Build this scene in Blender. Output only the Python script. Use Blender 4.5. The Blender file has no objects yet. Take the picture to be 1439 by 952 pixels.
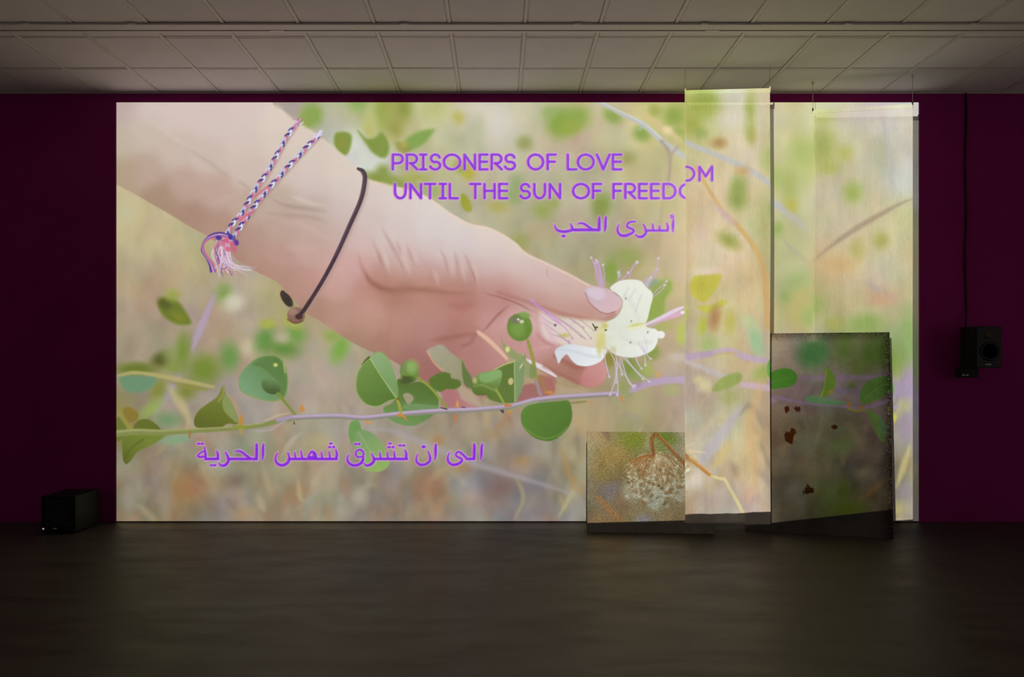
import bpy, bmesh, math, random
import numpy as np
from mathutils import Vector, Matrix

scene = bpy.context.scene
C = scene.collection

# ---------------------------------------------------------------- camera, world, light, exposure
CAM_Z, CAM_D, FOCAL_PX = 1.585, 6.77, 956.0
cam_data = bpy.data.cameras.new('camera')
cam = bpy.data.objects.new('camera', cam_data); C.objects.link(cam)
cam.location = (0, -CAM_D, CAM_Z); cam.rotation_euler = (math.pi/2, 0, 0)
cam_data.sensor_width = 36; cam_data.lens = FOCAL_PX/1439*36
cam_data.shift_x = 19.5/1439; cam_data.shift_y = 35/1439
cam_data.clip_start = .05; cam_data.clip_end = 60
scene.camera = cam

world = bpy.data.worlds.new('dark_room'); scene.world = world; world.use_nodes = True
world.node_tree.nodes['Background'].inputs[0].default_value = (1, .86, .82, 1)
world.node_tree.nodes['Background'].inputs[1].default_value = .072

scene.view_settings.view_transform = 'Standard'; scene.view_settings.look = 'None'
scene.view_settings.gamma = 1; scene.view_settings.use_curve_mapping = False
scene.view_settings.exposure = 0

# the video projector hangs from the ceiling in front of the camera, above the frame
PROJ_POWER = 1263.0
proj = bpy.data.lights.new('video_projector_lamp', 'SPOT')
proj.energy = PROJ_POWER; proj.spot_size = math.radians(112); proj.spot_blend = 0; proj.shadow_soft_size = .004
proj_ob = bpy.data.objects.new('video_projector_lamp', proj); C.objects.link(proj_ob)
proj_ob.location = (.367, -5.10, CAM_Z+1.948); proj_ob.rotation_euler = (math.pi/2, 0, 0)

# a weak light from the neighbouring room, far off to the right
spill = bpy.data.lights.new('neighbouring_room_light', 'AREA')
spill.shape = 'RECTANGLE'; spill.size = 1.0; spill.size_y = 2.0; spill.energy = 6; spill.color = (1, .82, .8)
spill_ob = bpy.data.objects.new('neighbouring_room_light', spill); C.objects.link(spill_ob)
spill_ob.location = (7.6, -4.2, 1.6)
spill_ob.rotation_euler = (Vector((4.2, 0, 1.6))-Vector((7.6, -4.2, 1.6))).to_track_quat('-Z', 'Y').to_euler()

# ---------------------------------------------------------------- the projected video frame
# drawn as vector shapes (numpy) on the plane of the screen; 1 unit = 1 photo pixel on that plane
CX0, CX1, CY0, CY1, CS = 156, 1300, 138, 772, 2
CW, CH = (CX1-CX0)*CS, (CY1-CY0)*CS
VPX, VPY, PXM, DIST = 700.0, 511.0, 141.2, 6.77      # vanishing point, pixels per metre on the wall, camera distance
PJX, PJZ, PJL = 0.367, 1.948, 5.10                   # projector relative to the camera axis

def to_wall(x, y, t):
    """where the projector ray through a point seen at (x, y), t metres in front of the screen, meets the screen"""
    k = 1-t/DIST
    X = (x-VPX)/PXM*k; Z = (VPY-y)/PXM*k
    a = t/PJL
    return (VPX+PXM*(X-PJX*a)/(1-a), VPY-PXM*(Z-PJZ*a)/(1-a))
def on_strip_a(x, y): return to_wall(x, y, .53+.05*(x-962)/120)
def on_strip_b(x, y): return to_wall(x, y, .29+.15*(x-1139)/145)
def on_board_a(x, y): return to_wall(x, y, .388+.067*(x-825)/178-.125*(748-y)/141)
def on_board_b(x, y): return to_wall(x, y, .32+.315*(x-1047)/207-.085*(753-y)/286)
ident = lambda x, y: (x, y)

class Canvas:
    def __init__(s):
        s.a = np.zeros((CH, CW, 3), np.float32); s.T = ident; s.rng = np.random.default_rng(7)
    def tr(s, pts): return np.array([s.T(*p[:2]) for p in pts], np.float32)
    def box(s, x0, y0, x1, y1, step=1):
        ix0 = max(0, int((x0-CX0)*CS)); ix1 = min(CW, int((x1-CX0)*CS)+2)
        iy0 = max(0, int((y0-CY0)*CS)); iy1 = min(CH, int((y1-CY0)*CS)+2)
        if ix1 <= ix0 or iy1 <= iy0: return None
        return ix0, iy0, ix1, iy1
    def grid(s, b, step):
        xs = np.arange(b[0], b[2]+step, step)/CS+CX0; ys = np.arange(b[1], b[3]+step, step)/CS+CY0
        return np.meshgrid(xs.astype(np.float32), ys.astype(np.float32))
    def up(s, m, b, step):
        if step == 1: return m[:b[3]-b[1], :b[2]-b[0]]
        ty = np.arange(b[3]-b[1])/step; tx = np.arange(b[2]-b[0])/step
        y0 = ty.astype(int); x0 = tx.astype(int); fy = (ty-y0).astype(np.float32)[:, None]; fx = (tx-x0).astype(np.float32)[None]
        y1 = np.minimum(y0+1, m.shape[0]-1); x1 = np.minimum(x0+1, m.shape[1]-1)
        if m.ndim == 3: fy = fy[..., None]; fx = fx[..., None]
        r0 = m[y0]; r1 = m[y1]
        r = r0*(1-fy)+r1*fy
        return r[:, x0]*(1-fx)+r[:, x1]*fx
    def comp(s, b, m, col):
        v = s.a[b[1]:b[3], b[0]:b[2]]
        if callable(col):
            X, Y = s.grid(b, 1); X = X[:m.shape[0], :m.shape[1]]; Y = Y[:m.shape[0], :m.shape[1]]; c = col(X, Y)
        else: c = np.array(col, np.float32)
        v += (c-v)*m[..., None]
    def poly(s, pts, col, soft=.8, alpha=1., smooth=True):
        p = s.tr(pts)
        if smooth: p = closed(p, 5 if len(p) > 12 else 7)
        pad = soft+1
        b = s.box(p[:, 0].min()-pad, p[:, 1].min()-pad, p[:, 0].max()+pad, p[:, 1].max()+pad)
        if b is None: return
        step = max(1, int(soft*CS/4))
        X, Y = s.grid(b, step)
        d = np.full(X.shape, 1e9, np.float32); ins = np.zeros(X.shape, bool)
        q = np.roll(p, -1, 0)
        for (ax, ay), (bx, by) in zip(p, q):
            ex, ey = bx-ax, by-ay; l2 = ex*ex+ey*ey+1e-9
            t = np.clip(((X-ax)*ex+(Y-ay)*ey)/l2, 0, 1)
            d = np.minimum(d, (X-ax-t*ex)**2+(Y-ay-t*ey)**2)
            if ay != by:
                c = ((ay > Y) != (by > Y)) & (X < ex*(Y-ay)/(by-ay)+ax)
                ins ^= c
        d = np.sqrt(d); d = np.where(ins, -d, d)
        m = np.clip(.5-d/(2*soft), 0, 1); m = m*m*(3-2*m)*alpha
        s.comp(b, s.up(m, b, step), col)
    def stroke(s, pts, col, w=None, soft=.7, alpha=1., smooth=True, taper=0):
        p = s.tr(pts); ww = np.array([(q[2] if len(q) > 2 else w) for q in pts], np.float32)
        if smooth and len(p) > 2:
            p3 = opened(np.c_[p, ww], 6); p, ww = p3[:, :2], p3[:, 2]
        if taper:
            d_ = np.r_[0, np.cumsum(np.hypot(*np.diff(p, axis=0).T))]; k_ = np.sin(np.pi*d_/d_[-1]).clip(0, 1)**taper; ww = ww*k_-2*soft*(1-k_)
        pad = soft+1+ww.max()/2
        b = s.box(p[:, 0].min()-pad, p[:, 1].min()-pad, p[:, 0].max()+pad, p[:, 1].max()+pad)
        if b is None: return
        step = max(1, int(soft*CS/4))
        X, Y = s.grid(b, step); d = np.full(X.shape, 1e9, np.float32)
        for i in range(len(p)-1):
            ax, ay = p[i]; ex, ey = p[i+1]-p[i]; l2 = ex*ex+ey*ey+1e-9
            t = np.clip(((X-ax)*ex+(Y-ay)*ey)/l2, 0, 1)
            d = np.minimum(d, np.hypot(X-ax-t*ex, Y-ay-t*ey)-(ww[i]*(1-t)+ww[i+1]*t)/2)
        m = np.clip(.5-d/(2*soft), 0, 1); m = m*m*(3-2*m)*alpha
        s.comp(b, s.up(m, b, step), col)
    def ell(s, cx, cy, rx, ry, col, soft=.5, rot=0, alpha=1.):
        """soft: fraction of the radius over which the edge fades"""
        cx, cy = s.T(cx, cy); r = max(rx, ry)*(1+soft)
        b = s.box(cx-r, cy-r, cx+r, cy+r)
        if b is None: return
        step = max(1, int(min(rx, ry)*soft*CS/4))
        X, Y = s.grid(b, step); c, n = math.cos(math.radians(rot)), math.sin(math.radians(rot))
        u = ((X-cx)*c+(Y-cy)*n)/rx; v = (-(X-cx)*n+(Y-cy)*c)/ry
        d = np.sqrt(u*u+v*v)-1
        m = np.clip(.5-d/(2*soft), 0, 1); m = m*m*(3-2*m)*alpha
        s.comp(b, s.up(m, b, step), col)

def closed(p, n):
    out = []
    N = len(p)
    for i in range(N):
        a, b, c, d = p[i-1], p[i], p[(i+1) % N], p[(i+2) % N]
        for k in range(n):
            t = k/n; out.append(.5*((2*b)+(c-a)*t+(2*a-5*b+4*c-d)*t*t+(3*b-a-3*c+d)*t**3))
    return np.array(out, np.float32)
def opened(p, n):
    out = []; q = np.vstack([2*p[0]-p[1], p, 2*p[-1]-p[-2]])
    for i in range(1, len(q)-2):
        a, b, c, d = q[i-1], q[i], q[i+1], q[i+2]
        for k in range(n):
            t = k/n; out.append(.5*((2*b)+(c-a)*t+(2*a-5*b+4*c-d)*t*t+(3*b-a-3*c+d)*t**3))
    out.append(p[-1]); return np.array(out, np.float32)
def colour_field(cv, pts, sigma, box=None):
    """smooth colour from scattered samples (x, y, r, g, b)"""
    b = box or (0, 0, CW, CH); step = 10
    X, Y = cv.grid(b, step); W = np.full(X.shape, 1e-9, np.float32); A = np.zeros(X.shape+(3,), np.float32)
    for q in pts:
        x, y = cv.T(q[0], q[1]) if cv.T is not ident else q[:2]
        d2 = ((X-x)**2+(Y-y)**2)/(sigma*sigma)
        w = np.exp(-d2/2)+1e-3/(1+d2)**2
        W += w; A += w[..., None]*np.array(q[2:5], np.float32)
    return cv.up(A/W[..., None], b, step)
def value_noise(rng, w, h, cell):
    """smooth noise, -1..1, size h x w, cells given in canvas pixels (cx, cy)"""
    cx, cy = cell; gw, gh = int(w/cx)+3, int(h/cy)+3
    g = rng.uniform(-1, 1, (gh, gw)).astype(np.float32)
    ty = np.arange(h)/cy; tx = np.arange(w)/cx; y0 = ty.astype(int); x0 = tx.astype(int)
    fy = ty-y0; fx = tx-x0; fy = (fy*fy*(3-2*fy)).astype(np.float32)[:, None]; fx = (fx*fx*(3-2*fx)).astype(np.float32)[None]
    r = g[y0]*(1-fy)+g[y0+1]*fy
    return r[:, x0]*(1-fx)+r[:, x0+1]*fx
def grad(c0, p0, c1, p1):
    c0 = np.array(c0, np.float32); c1 = np.array(c1, np.float32); dx, dy = p1[0]-p0[0], p1[1]-p0[1]; l = dx*dx+dy*dy
    def f(X, Y):
        t = np.clip(((X-p0[0])*dx+(Y-p0[1])*dy)/l, 0, 1)[..., None]
        return c0+(c1-c0)*t
    return f
def crop(x0, y0, k):
    """points read off an enlarged detail whose corner is (x0, y0) at magnification k"""
    def f(*pts): return [((p[0]/k+x0), (p[1]/k+y0))+tuple(v/k for v in p[2:]) for p in pts]
    return f

def paint_background(cv):
    W = []
    def add(T, *rows):
        for r in rows:
            x, y = T(r[0], r[1]); W.append((x, y)+tuple(r[2:]))
    add(ident,
        (170,290,188,176,140),(200,330,182,170,132),(250,350,176,166,128),(180,390,172,155,122),(230,400,172,156,126),(290,400,172,160,128),
        (340,420,178,168,142),(180,440,168,150,128),(200,480,160,146,124),(270,460,165,146,132),(350,460,168,156,136),(400,430,172,164,118),
        (180,510,158,148,120),(250,520,160,150,128),(320,480,170,146,124),(360,480,172,154,130),(450,480,170,160,130),(450,520,172,158,142),(480,540,172,158,138),
        (440,550,170,156,140),(300,560,158,146,140),(250,570,160,146,130),(200,565,150,134,125),(170,580,135,130,75),(360,570,165,152,144),(400,600,164,150,132),
        (290,620,160,146,126),(220,650,150,135,118),(180,690,142,130,110),(180,720,140,122,98),(230,690,140,124,106),(260,685,152,116,82),(290,700,140,122,105),
        (310,725,132,118,112),(350,690,150,136,122),(330,650,150,138,116),(380,640,158,146,118),(420,650,158,138,110),(400,700,148,128,106),(450,700,150,140,122),
        (470,650,160,140,122),(500,690,145,132,118),(540,700,142,128,116),(560,720,140,126,112),(600,690,150,118,96),(640,650,150,136,122),(600,640,160,142,118),
        (650,700,142,130,124),(700,690,138,124,118),(700,640,150,134,120),(740,640,152,136,118),(750,700,135,124,124),(790,690,150,132,105),(800,640,155,145,118),
        (820,720,145,136,134),(780,725,132,122,120),(830,600,170,155,120),(860,580,166,152,118),(900,590,160,150,116),(940,580,158,146,118),(680,600,156,142,118),(620,610,158,140,122),
        (560,610,160,144,128),(480,610,168,156,142),(450,620,162,146,128),(940,500,180,160,135),(950,550,165,140,140),(900,570,160,155,120),
        (400,150,158,148,138),(430,190,172,172,168),(460,150,158,160,125),(470,170,175,178,168),(500,205,198,200,198),(505,235,190,196,190),(490,150,165,178,120),
        (520,160,160,172,100),(560,165,165,168,105),(600,150,190,188,168),(600,165,184,182,125),(640,160,186,178,148),(620,200,172,172,142),(660,200,172,170,138),
        (660,150,194,190,170),(695,175,202,196,184),(720,160,192,188,168),(740,150,178,180,150),(760,170,172,166,128),(720,210,182,176,148),(750,230,176,170,138),
        (600,240,165,168,120),(640,240,172,172,130),(690,240,172,170,138),(650,270,170,168,142),(700,280,168,162,132),(690,300,172,168,140),(730,310,165,160,128),
        (760,260,170,165,135),(780,210,178,170,142),(800,200,175,155,128),(840,200,178,168,132),(860,180,186,178,142),(840,250,165,162,132),(880,250,178,170,130),
        (900,220,182,172,125),(940,230,178,165,120),(950,170,168,168,100),(920,160,190,182,122),(950,270,176,164,120),(900,300,172,162,125),(940,320,172,160,122),
        (850,310,166,158,130),(800,310,175,168,140),(760,330,158,156,120),(790,350,160,152,120),(840,350,150,146,112),(880,350,160,150,112),(920,360,175,158,118),
        (950,400,182,162,122),(950,440,180,165,125),(740,340,165,160,120),(830,380,160,152,118),(960,360,182,164,124))
    soften = lambda T, *rs: add(T, *[(x, y, r_-1, g_+3, b_+11) for x, y, r_, g_, b_ in rs])
    soften(on_strip_a, (970,135,168,178,100),(1000,160,180,182,130),(1030,150,198,192,170),(1070,150,192,180,150),(985,185,165,172,90),(1030,190,202,194,158),(1070,200,196,180,150),
        (975,220,192,180,140),(1010,245,196,180,138),(1060,220,198,184,150),(1070,280,200,180,140),(980,290,196,172,132),(1020,300,196,178,140),(980,340,200,180,150),
        (1020,350,204,184,148),(1050,400,200,178,130),(975,370,200,190,150),(1030,420,196,180,130),(1010,470,190,180,130),(1040,450,198,185,140),(980,500,188,176,150),
        (1075,460,205,175,125),(1050,530,196,172,130),(980,560,176,158,140),(1030,560,184,170,140),(970,600,184,170,150),(1030,600,200,184,150),(1070,600,200,172,130),
        (980,640,190,172,150),(1030,640,196,176,140),(1070,640,205,170,125),(1010,700,185,160,145),(980,700,188,165,140),(1060,690,202,168,130),(1060,715,180,160,150),(1000,715,190,165,145))
    soften(on_strip_b, (1150,160,190,190,140),(1200,170,190,178,160),(1250,160,188,180,170),(1275,180,195,185,165),(1155,220,170,178,95),(1190,210,190,182,130),(1230,230,186,176,160),
        (1170,260,180,170,150),(1200,250,185,180,130),(1220,280,190,182,140),(1270,260,190,192,180),(1160,290,184,172,140),(1180,320,190,176,140),(1240,310,190,178,130),
        (1275,300,185,185,125),(1170,370,195,165,120),(1200,350,196,178,130),(1240,370,188,178,150),(1270,350,190,180,125),(1200,420,192,174,135),(1240,430,185,160,130),
        (1270,430,186,182,130),(1160,430,180,172,120),(1270,480,150,175,110),(1268,540,168,150,165),(1268,600,160,150,150),(1268,650,175,160,120),(1268,700,170,152,130),(1220,450,170,180,110))
    add(ident, (1100,160,188,178,135),(1110,190,186,178,130),(1100,240,172,178,110),(1130,220,175,178,105),(1110,300,170,170,130),(1095,330,150,170,100),(1120,340,168,165,125),
        (1100,380,172,168,125),(1120,410,160,168,115),(1130,440,178,168,110),(1100,450,180,170,120))
    add(on_board_a, (835,615,165,145,120),(850,650,165,142,92),(835,700,148,132,112),(870,625,168,152,105),(860,690,150,136,122),(855,725,172,132,90),(900,700,165,150,120),
        (890,725,170,150,110),(930,720,178,162,130),(950,630,165,165,125),(955,700,165,140,100),(905,620,150,152,95),(940,660,175,160,125),(950,730,175,150,110))
    B = lambda *rs: add(on_board_b, *[(x, y)+tuple(v*(1-.16*min(1, max(0, (y-560)/110))) for v in c) for x, y, *c in rs])  # dimming painted into the frame, so the tall panel darkens towards its foot
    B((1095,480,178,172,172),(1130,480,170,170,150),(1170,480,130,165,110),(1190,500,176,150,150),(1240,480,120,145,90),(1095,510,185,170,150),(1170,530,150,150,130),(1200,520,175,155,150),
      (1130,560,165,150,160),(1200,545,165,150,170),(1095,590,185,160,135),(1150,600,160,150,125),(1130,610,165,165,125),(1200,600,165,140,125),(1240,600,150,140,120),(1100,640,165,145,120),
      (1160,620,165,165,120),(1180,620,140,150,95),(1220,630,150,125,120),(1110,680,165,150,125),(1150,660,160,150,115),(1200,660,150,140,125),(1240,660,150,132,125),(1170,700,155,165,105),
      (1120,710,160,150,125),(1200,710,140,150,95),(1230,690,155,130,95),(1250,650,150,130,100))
    W = [(x, y, r_+7*(y < 400)-2*(y > 600), g_+7*(y < 400)+4*(y > 600), b_+8*(y < 400)+3*(y > 600)) for x, y, r_, g_, b_ in W]
    cv.a[:] = colour_field(cv, W, 20)
    # out-of-focus grass: soft vertical and slanting streaks
    r = cv.rng
    low = (.75+.7*np.clip((np.arange(CH)/CS+CY0-560)/120, 0, 1)).astype(np.float32)[:, None]
    n = (value_noise(r, CW, CH, (46, 58))*9+value_noise(r, CW, CH, (26, 40))*6+value_noise(r, CW, CH, (15, 22))*2.5)*low
    n2 = (value_noise(r, CW, CH, (44, 54))*5+value_noise(r, CW, CH, (24, 30))*2.8)*low; n3 = value_noise(r, CW, CH, (60, 60))*5
    cv.a += n[..., None]*np.array([1, .95, .85], np.float32)+n2[..., None]*np.array([.8, -.15, -.9], np.float32)+n3[..., None]*np.array([-.3, .7, -.4], np.float32)
    for _ in range(110):      # blurred stalks low in the frame
        x = r.uniform(160, 1290); y = r.uniform(600, 760); L = r.uniform(25, 70); a = r.normal(0, .6)
        c = [(185,170,140),(165,125,95),(150,140,135),(180,160,115),(125,112,100)][r.integers(5)]
        cv.stroke([(x, y), (x+L*math.sin(a)*.6, y-L*.5), (x+L*math.sin(a), y-L*math.cos(a))], c, w=r.uniform(4, 12), soft=r.uniform(4, 8), alpha=r.uniform(.3, .6), taper=.5)
    for _ in range(90):       # and higher up
        x = r.uniform(160, 1290); y = r.uniform(150, 600); L = r.uniform(20, 55); a = r.normal(0, .7)
        c = [(195,185,150),(175,168,120),(180,160,130),(190,180,165)][r.integers(4)]
        cv.stroke([(x, y), (x+L*math.sin(a), y-L*math.cos(a))], c, w=r.uniform(5, 14), soft=r.uniform(6, 10), alpha=r.uniform(.2, .45), taper=.5)

def blurry(cv):
    def e(x, y, rx, ry, c, soft=.5, rot=0, alpha=1.): cv.ell(x, y, rx, ry, c, min(1.05, soft*1.4), rot, alpha)
    def st(pts, c, w=None, soft=.7, alpha=1.): cv.stroke(pts, c, w, soft*1.25, alpha, taper=.35 if soft > 2.2 else 0)
    def po(pts, c, soft=.8, alpha=1.): cv.poly(pts, c, soft*1.5, alpha)
    return e, st, po
def paint_blurred_plants(cv):
    e, st, po = blurry(cv)
    G = (124,164,62)
    # upper left of the frame, beside the wrist
    e(438,162,15,17,G,.45); e(428,170,8,12,(132,160,60),.6); e(503,146,13,10,(132,172,84),.6); e(538,158,12,24,(146,166,66),.7); e(566,152,13,18,(134,148,58),.6)
    e(556,178,10,14,(150,152,70),.7); e(545,148,10,8,(150,160,70),.7); e(610,150,18,18,(178,186,116),.8); e(520,172,8,14,(180,184,110),.6)
    po([(471,188),(480,185),(492,188),(494,198),(490,213),(484,218),(474,212),(469,200)], (118,148,46), 2.2); e(480,200,4,6,(150,140,50),.8,alpha=.6)
    po([(503,184),(515,194),(527,192),(536,186),(545,198),(546,214),(538,222),(524,215),(514,202)], (118,150,52), 2.4)
    po([(510,176),(524,180),(526,193),(516,192)], (182,182,104), 2.5, .8)
    po([(566,203),(580,188),(608,181),(606,190),(594,203),(576,211)], (118,164,66), 2.8); po([(556,200),(570,202),(576,208),(572,216),(560,212)], (138,140,60), 2.6, .8); e(568,203,5,4,(176,168,78),.7,alpha=.7)
    e(644,165,8,9,(184,178,92),.6,-20); e(676,178,10,14,(160,178,130),.8,alpha=.5); e(696,178,16,24,(206,200,190),.8,alpha=.7)
    e(532,250,22,8,(126,146,50),.6,8); e(560,258,26,8,(134,160,66),.6,10); e(585,250,16,5,(160,170,80),.7); e(605,268,16,9,(150,172,96),.8); e(538,240,9,8,(126,152,58),.8)
    e(658,243,9,9,(186,176,52),.6); e(648,234,10,8,(142,158,60),.7); po([(648,273),(655,275),(661,284),(662,296),(655,297),(648,288)], (148,160,46), 2); e(656,288,3,6,(170,160,50),.8,-15,.7)
    e(700,290,14,8,(172,166,92),.8); e(737,201,10,9,(140,154,84),.7); e(727,262,10,16,(134,164,106),.8); e(722,275,12,9,(140,166,100),.8)
    e(788,172,18,20,(118,162,46),.5,20); e(812,164,16,15,(130,166,60),.6); e(800,178,14,10,(140,166,50),.6); e(772,158,10,9,(140,172,90),.7); e(860,163,13,9,(128,162,66),.6,30)
    e(902,188,12,10,(126,160,64),.6,20); e(948,163,14,14,(126,158,52),.6); e(920,155,8,8,(150,165,70),.7); e(955,185,8,6,(140,165,70),.7)
    e(845,287,12,14,(124,154,60),.7); e(843,300,8,12,(120,136,60),.8,alpha=.6); e(762,296,13,11,(146,164,82),.7); e(778,285,8,8,(150,166,90),.8); e(882,222,10,9,(152,152,92),.8)
    e(883,362,16,12,(140,156,76),.8); e(858,380,9,15,(122,158,58),.7); e(806,236,12,10,(150,176,120),.8,alpha=.6); e(730,340,12,10,(150,158,90),.8)
    # pale branches crossing the top right
    st([(886,143,5),(905,162,7),(938,184,9),(957,198,6),(975,215,6)], (206,184,134), soft=2.5, alpha=.85); e(938,183,6,5,(226,204,160),.7); st([(925,150,5),(934,180,5)], (200,182,130), soft=3, alpha=.7)
    st([(840,142,5),(869,158,5),(902,174,7),(930,198,7),(968,224,8),(1000,238,8),(1030,251,8),(1056,264,8),(1086,284,8),(1110,302,8)], (178,184,190), soft=1.8, alpha=.92)
    st([(842,142,1.5),(902,172,2),(930,195,2)], (206,210,210), soft=1.2, alpha=.8); st([(898,182,2),(902,178,4),(906,170,2)], (150,190,190), soft=1.5, alpha=.6)
    st([(929,198,4),(940,214,5),(941,235,4),(938,262,4)], (152,138,132), soft=2.2, alpha=.75); st([(953,205,4),(944,216,5)], (160,146,138), soft=2, alpha=.7)
    st([(932,265,4),(930,290,4),(924,360,4)], (160,148,110), soft=3, alpha=.4)
    # left of the frame
    st([(304,406,9),(288,446,10),(274,480,12),(269,498,11)], (176,158,178), soft=2.6, alpha=.9); st([(256,522,10),(236,552,11),(214,586,14)], (166,152,172), soft=3.2, alpha=.85)
    st([(232,540,10),(250,560,14),(264,590,10),(260,606,8)], (188,178,130), soft=3.5, alpha=.8); st([(318,552,8),(330,570,10),(338,592,8)], (176,150,122), soft=3, alpha=.7)
    po([(222,424),(232,418),(248,422),(262,440),(268,455),(250,456),(234,448),(224,436)], (104,126,38), 2.6); e(231,427,9,6,(80,84,32),.7,35,.8); e(252,446,9,5,(132,136,40),.8,30,.7)
    e(242,415,9,7,(150,162,74),.7); e(315,412,10,12,(122,160,74),.7); e(329,425,13,11,(204,198,176),.6); e(348,488,14,12,(196,182,150),.7)
    e(372,478,13,18,(96,152,66),.6,20); e(398,489,22,13,(94,144,58),.6,10); e(414,470,15,12,(110,160,66),.6); e(411,453,12,7,(164,176,74),.7,30); e(396,474,10,8,(176,168,140),.7); e(376,455,10,6,(166,176,66),.7)
    e(478,490,11,20,(118,172,66),.6,25); e(466,472,10,8,(140,168,76),.7); e(322,502,13,19,(102,152,72),.6); e(286,520,22,20,(112,142,46),.55,0); e(256,494,10,24,(116,146,54),.6,5); e(240,515,14,8,(130,150,64),.7)
    e(226,505,13,9,(84,92,38),.6,-25); e(238,498,9,11,(140,158,84),.7,alpha=.7); e(192,519,27,9,(104,122,42),.5); e(262,550,12,10,(124,136,58),.7); e(222,548,10,16,(128,140,58),.7,20); e(212,575,18,8,(142,170,84),.7,-40); e(236,590,18,10,(112,150,100),.6)
    e(246,618,20,6,(124,164,122),.5,-8); po([(168,530),(188,528),(218,530),(216,541),(204,550),(188,552),(174,546)], (98,146,108), 2.4)
    st([(166,528,3),(184,524,5),(204,525,5),(233,530,6),(262,536,6),(300,544,4)], (176,168,108), soft=1.4, alpha=.92); st([(240,537,3),(262,543,6),(290,548,4)], (140,140,60), soft=1.8, alpha=.7)
    # lower part: grass, stalks and a blue-grey twig
    for x, y, rx, ry, c in [(262,688,20,12,(156,112,74)),(330,676,14,10,(120,104,92)),(420,690,16,9,(160,128,92)),(600,684,18,16,(156,116,92)),(648,655,12,8,(164,126,84)),(706,684,18,14,(126,100,92)),
                            (560,660,12,10,(138,136,136)),(690,612,14,8,(160,140,110)),(735,648,10,7,(168,134,92)),(505,700,9,12,(176,168,150)),(345,722,14,9,(170,142,108)),(760,715,14,12,(128,118,116)),
                            (182,700,9,26,(158,148,132)),(232,700,8,24,(152,140,124)),(600,625,20,12,(168,158,140)),(615,620,8,8,(166,126,78)),(820,662,9,12,(160,158,136)),(806,694,9,14,(176,166,140))]:
        e(x, y, rx, ry, c, .8, alpha=.75)
    st([(470,612,5),(540,604,8),(600,625,9),(660,650,9),(720,668,8),(790,690,9),(826,706,8)], (168,160,168), soft=3.5, alpha=.6)
    st([(432,700,4),(448,664,6),(480,640,4)], (172,162,138), soft=3, alpha=.6); st([(418,672,4),(422,700,8),(430,704,8)], (186,176,140), soft=3, alpha=.6); st([(410,722,5),(470,668,8),(484,650,5)], (166,156,140), soft=4, alpha=.6)
    st([(782,732,5),(800,700,6),(812,680,4)], (176,176,130), soft=2.5, alpha=.7); st([(752,650,5),(766,690,8)], (178,170,126), soft=3, alpha=.7); st([(785,620,7),(806,680,9),(824,700,6)], (176,140,90), soft=4, alpha=.6)
    st([(392,645,3),(410,620,7),(425,606,5)], (186,180,160), soft=3, alpha=.6); e(450,622,14,10,(178,168,120),.8,alpha=.7)
    st([(720,735,4),(735,700,5),(722,664,4)], (182,168,112), soft=3, alpha=.6)

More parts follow.
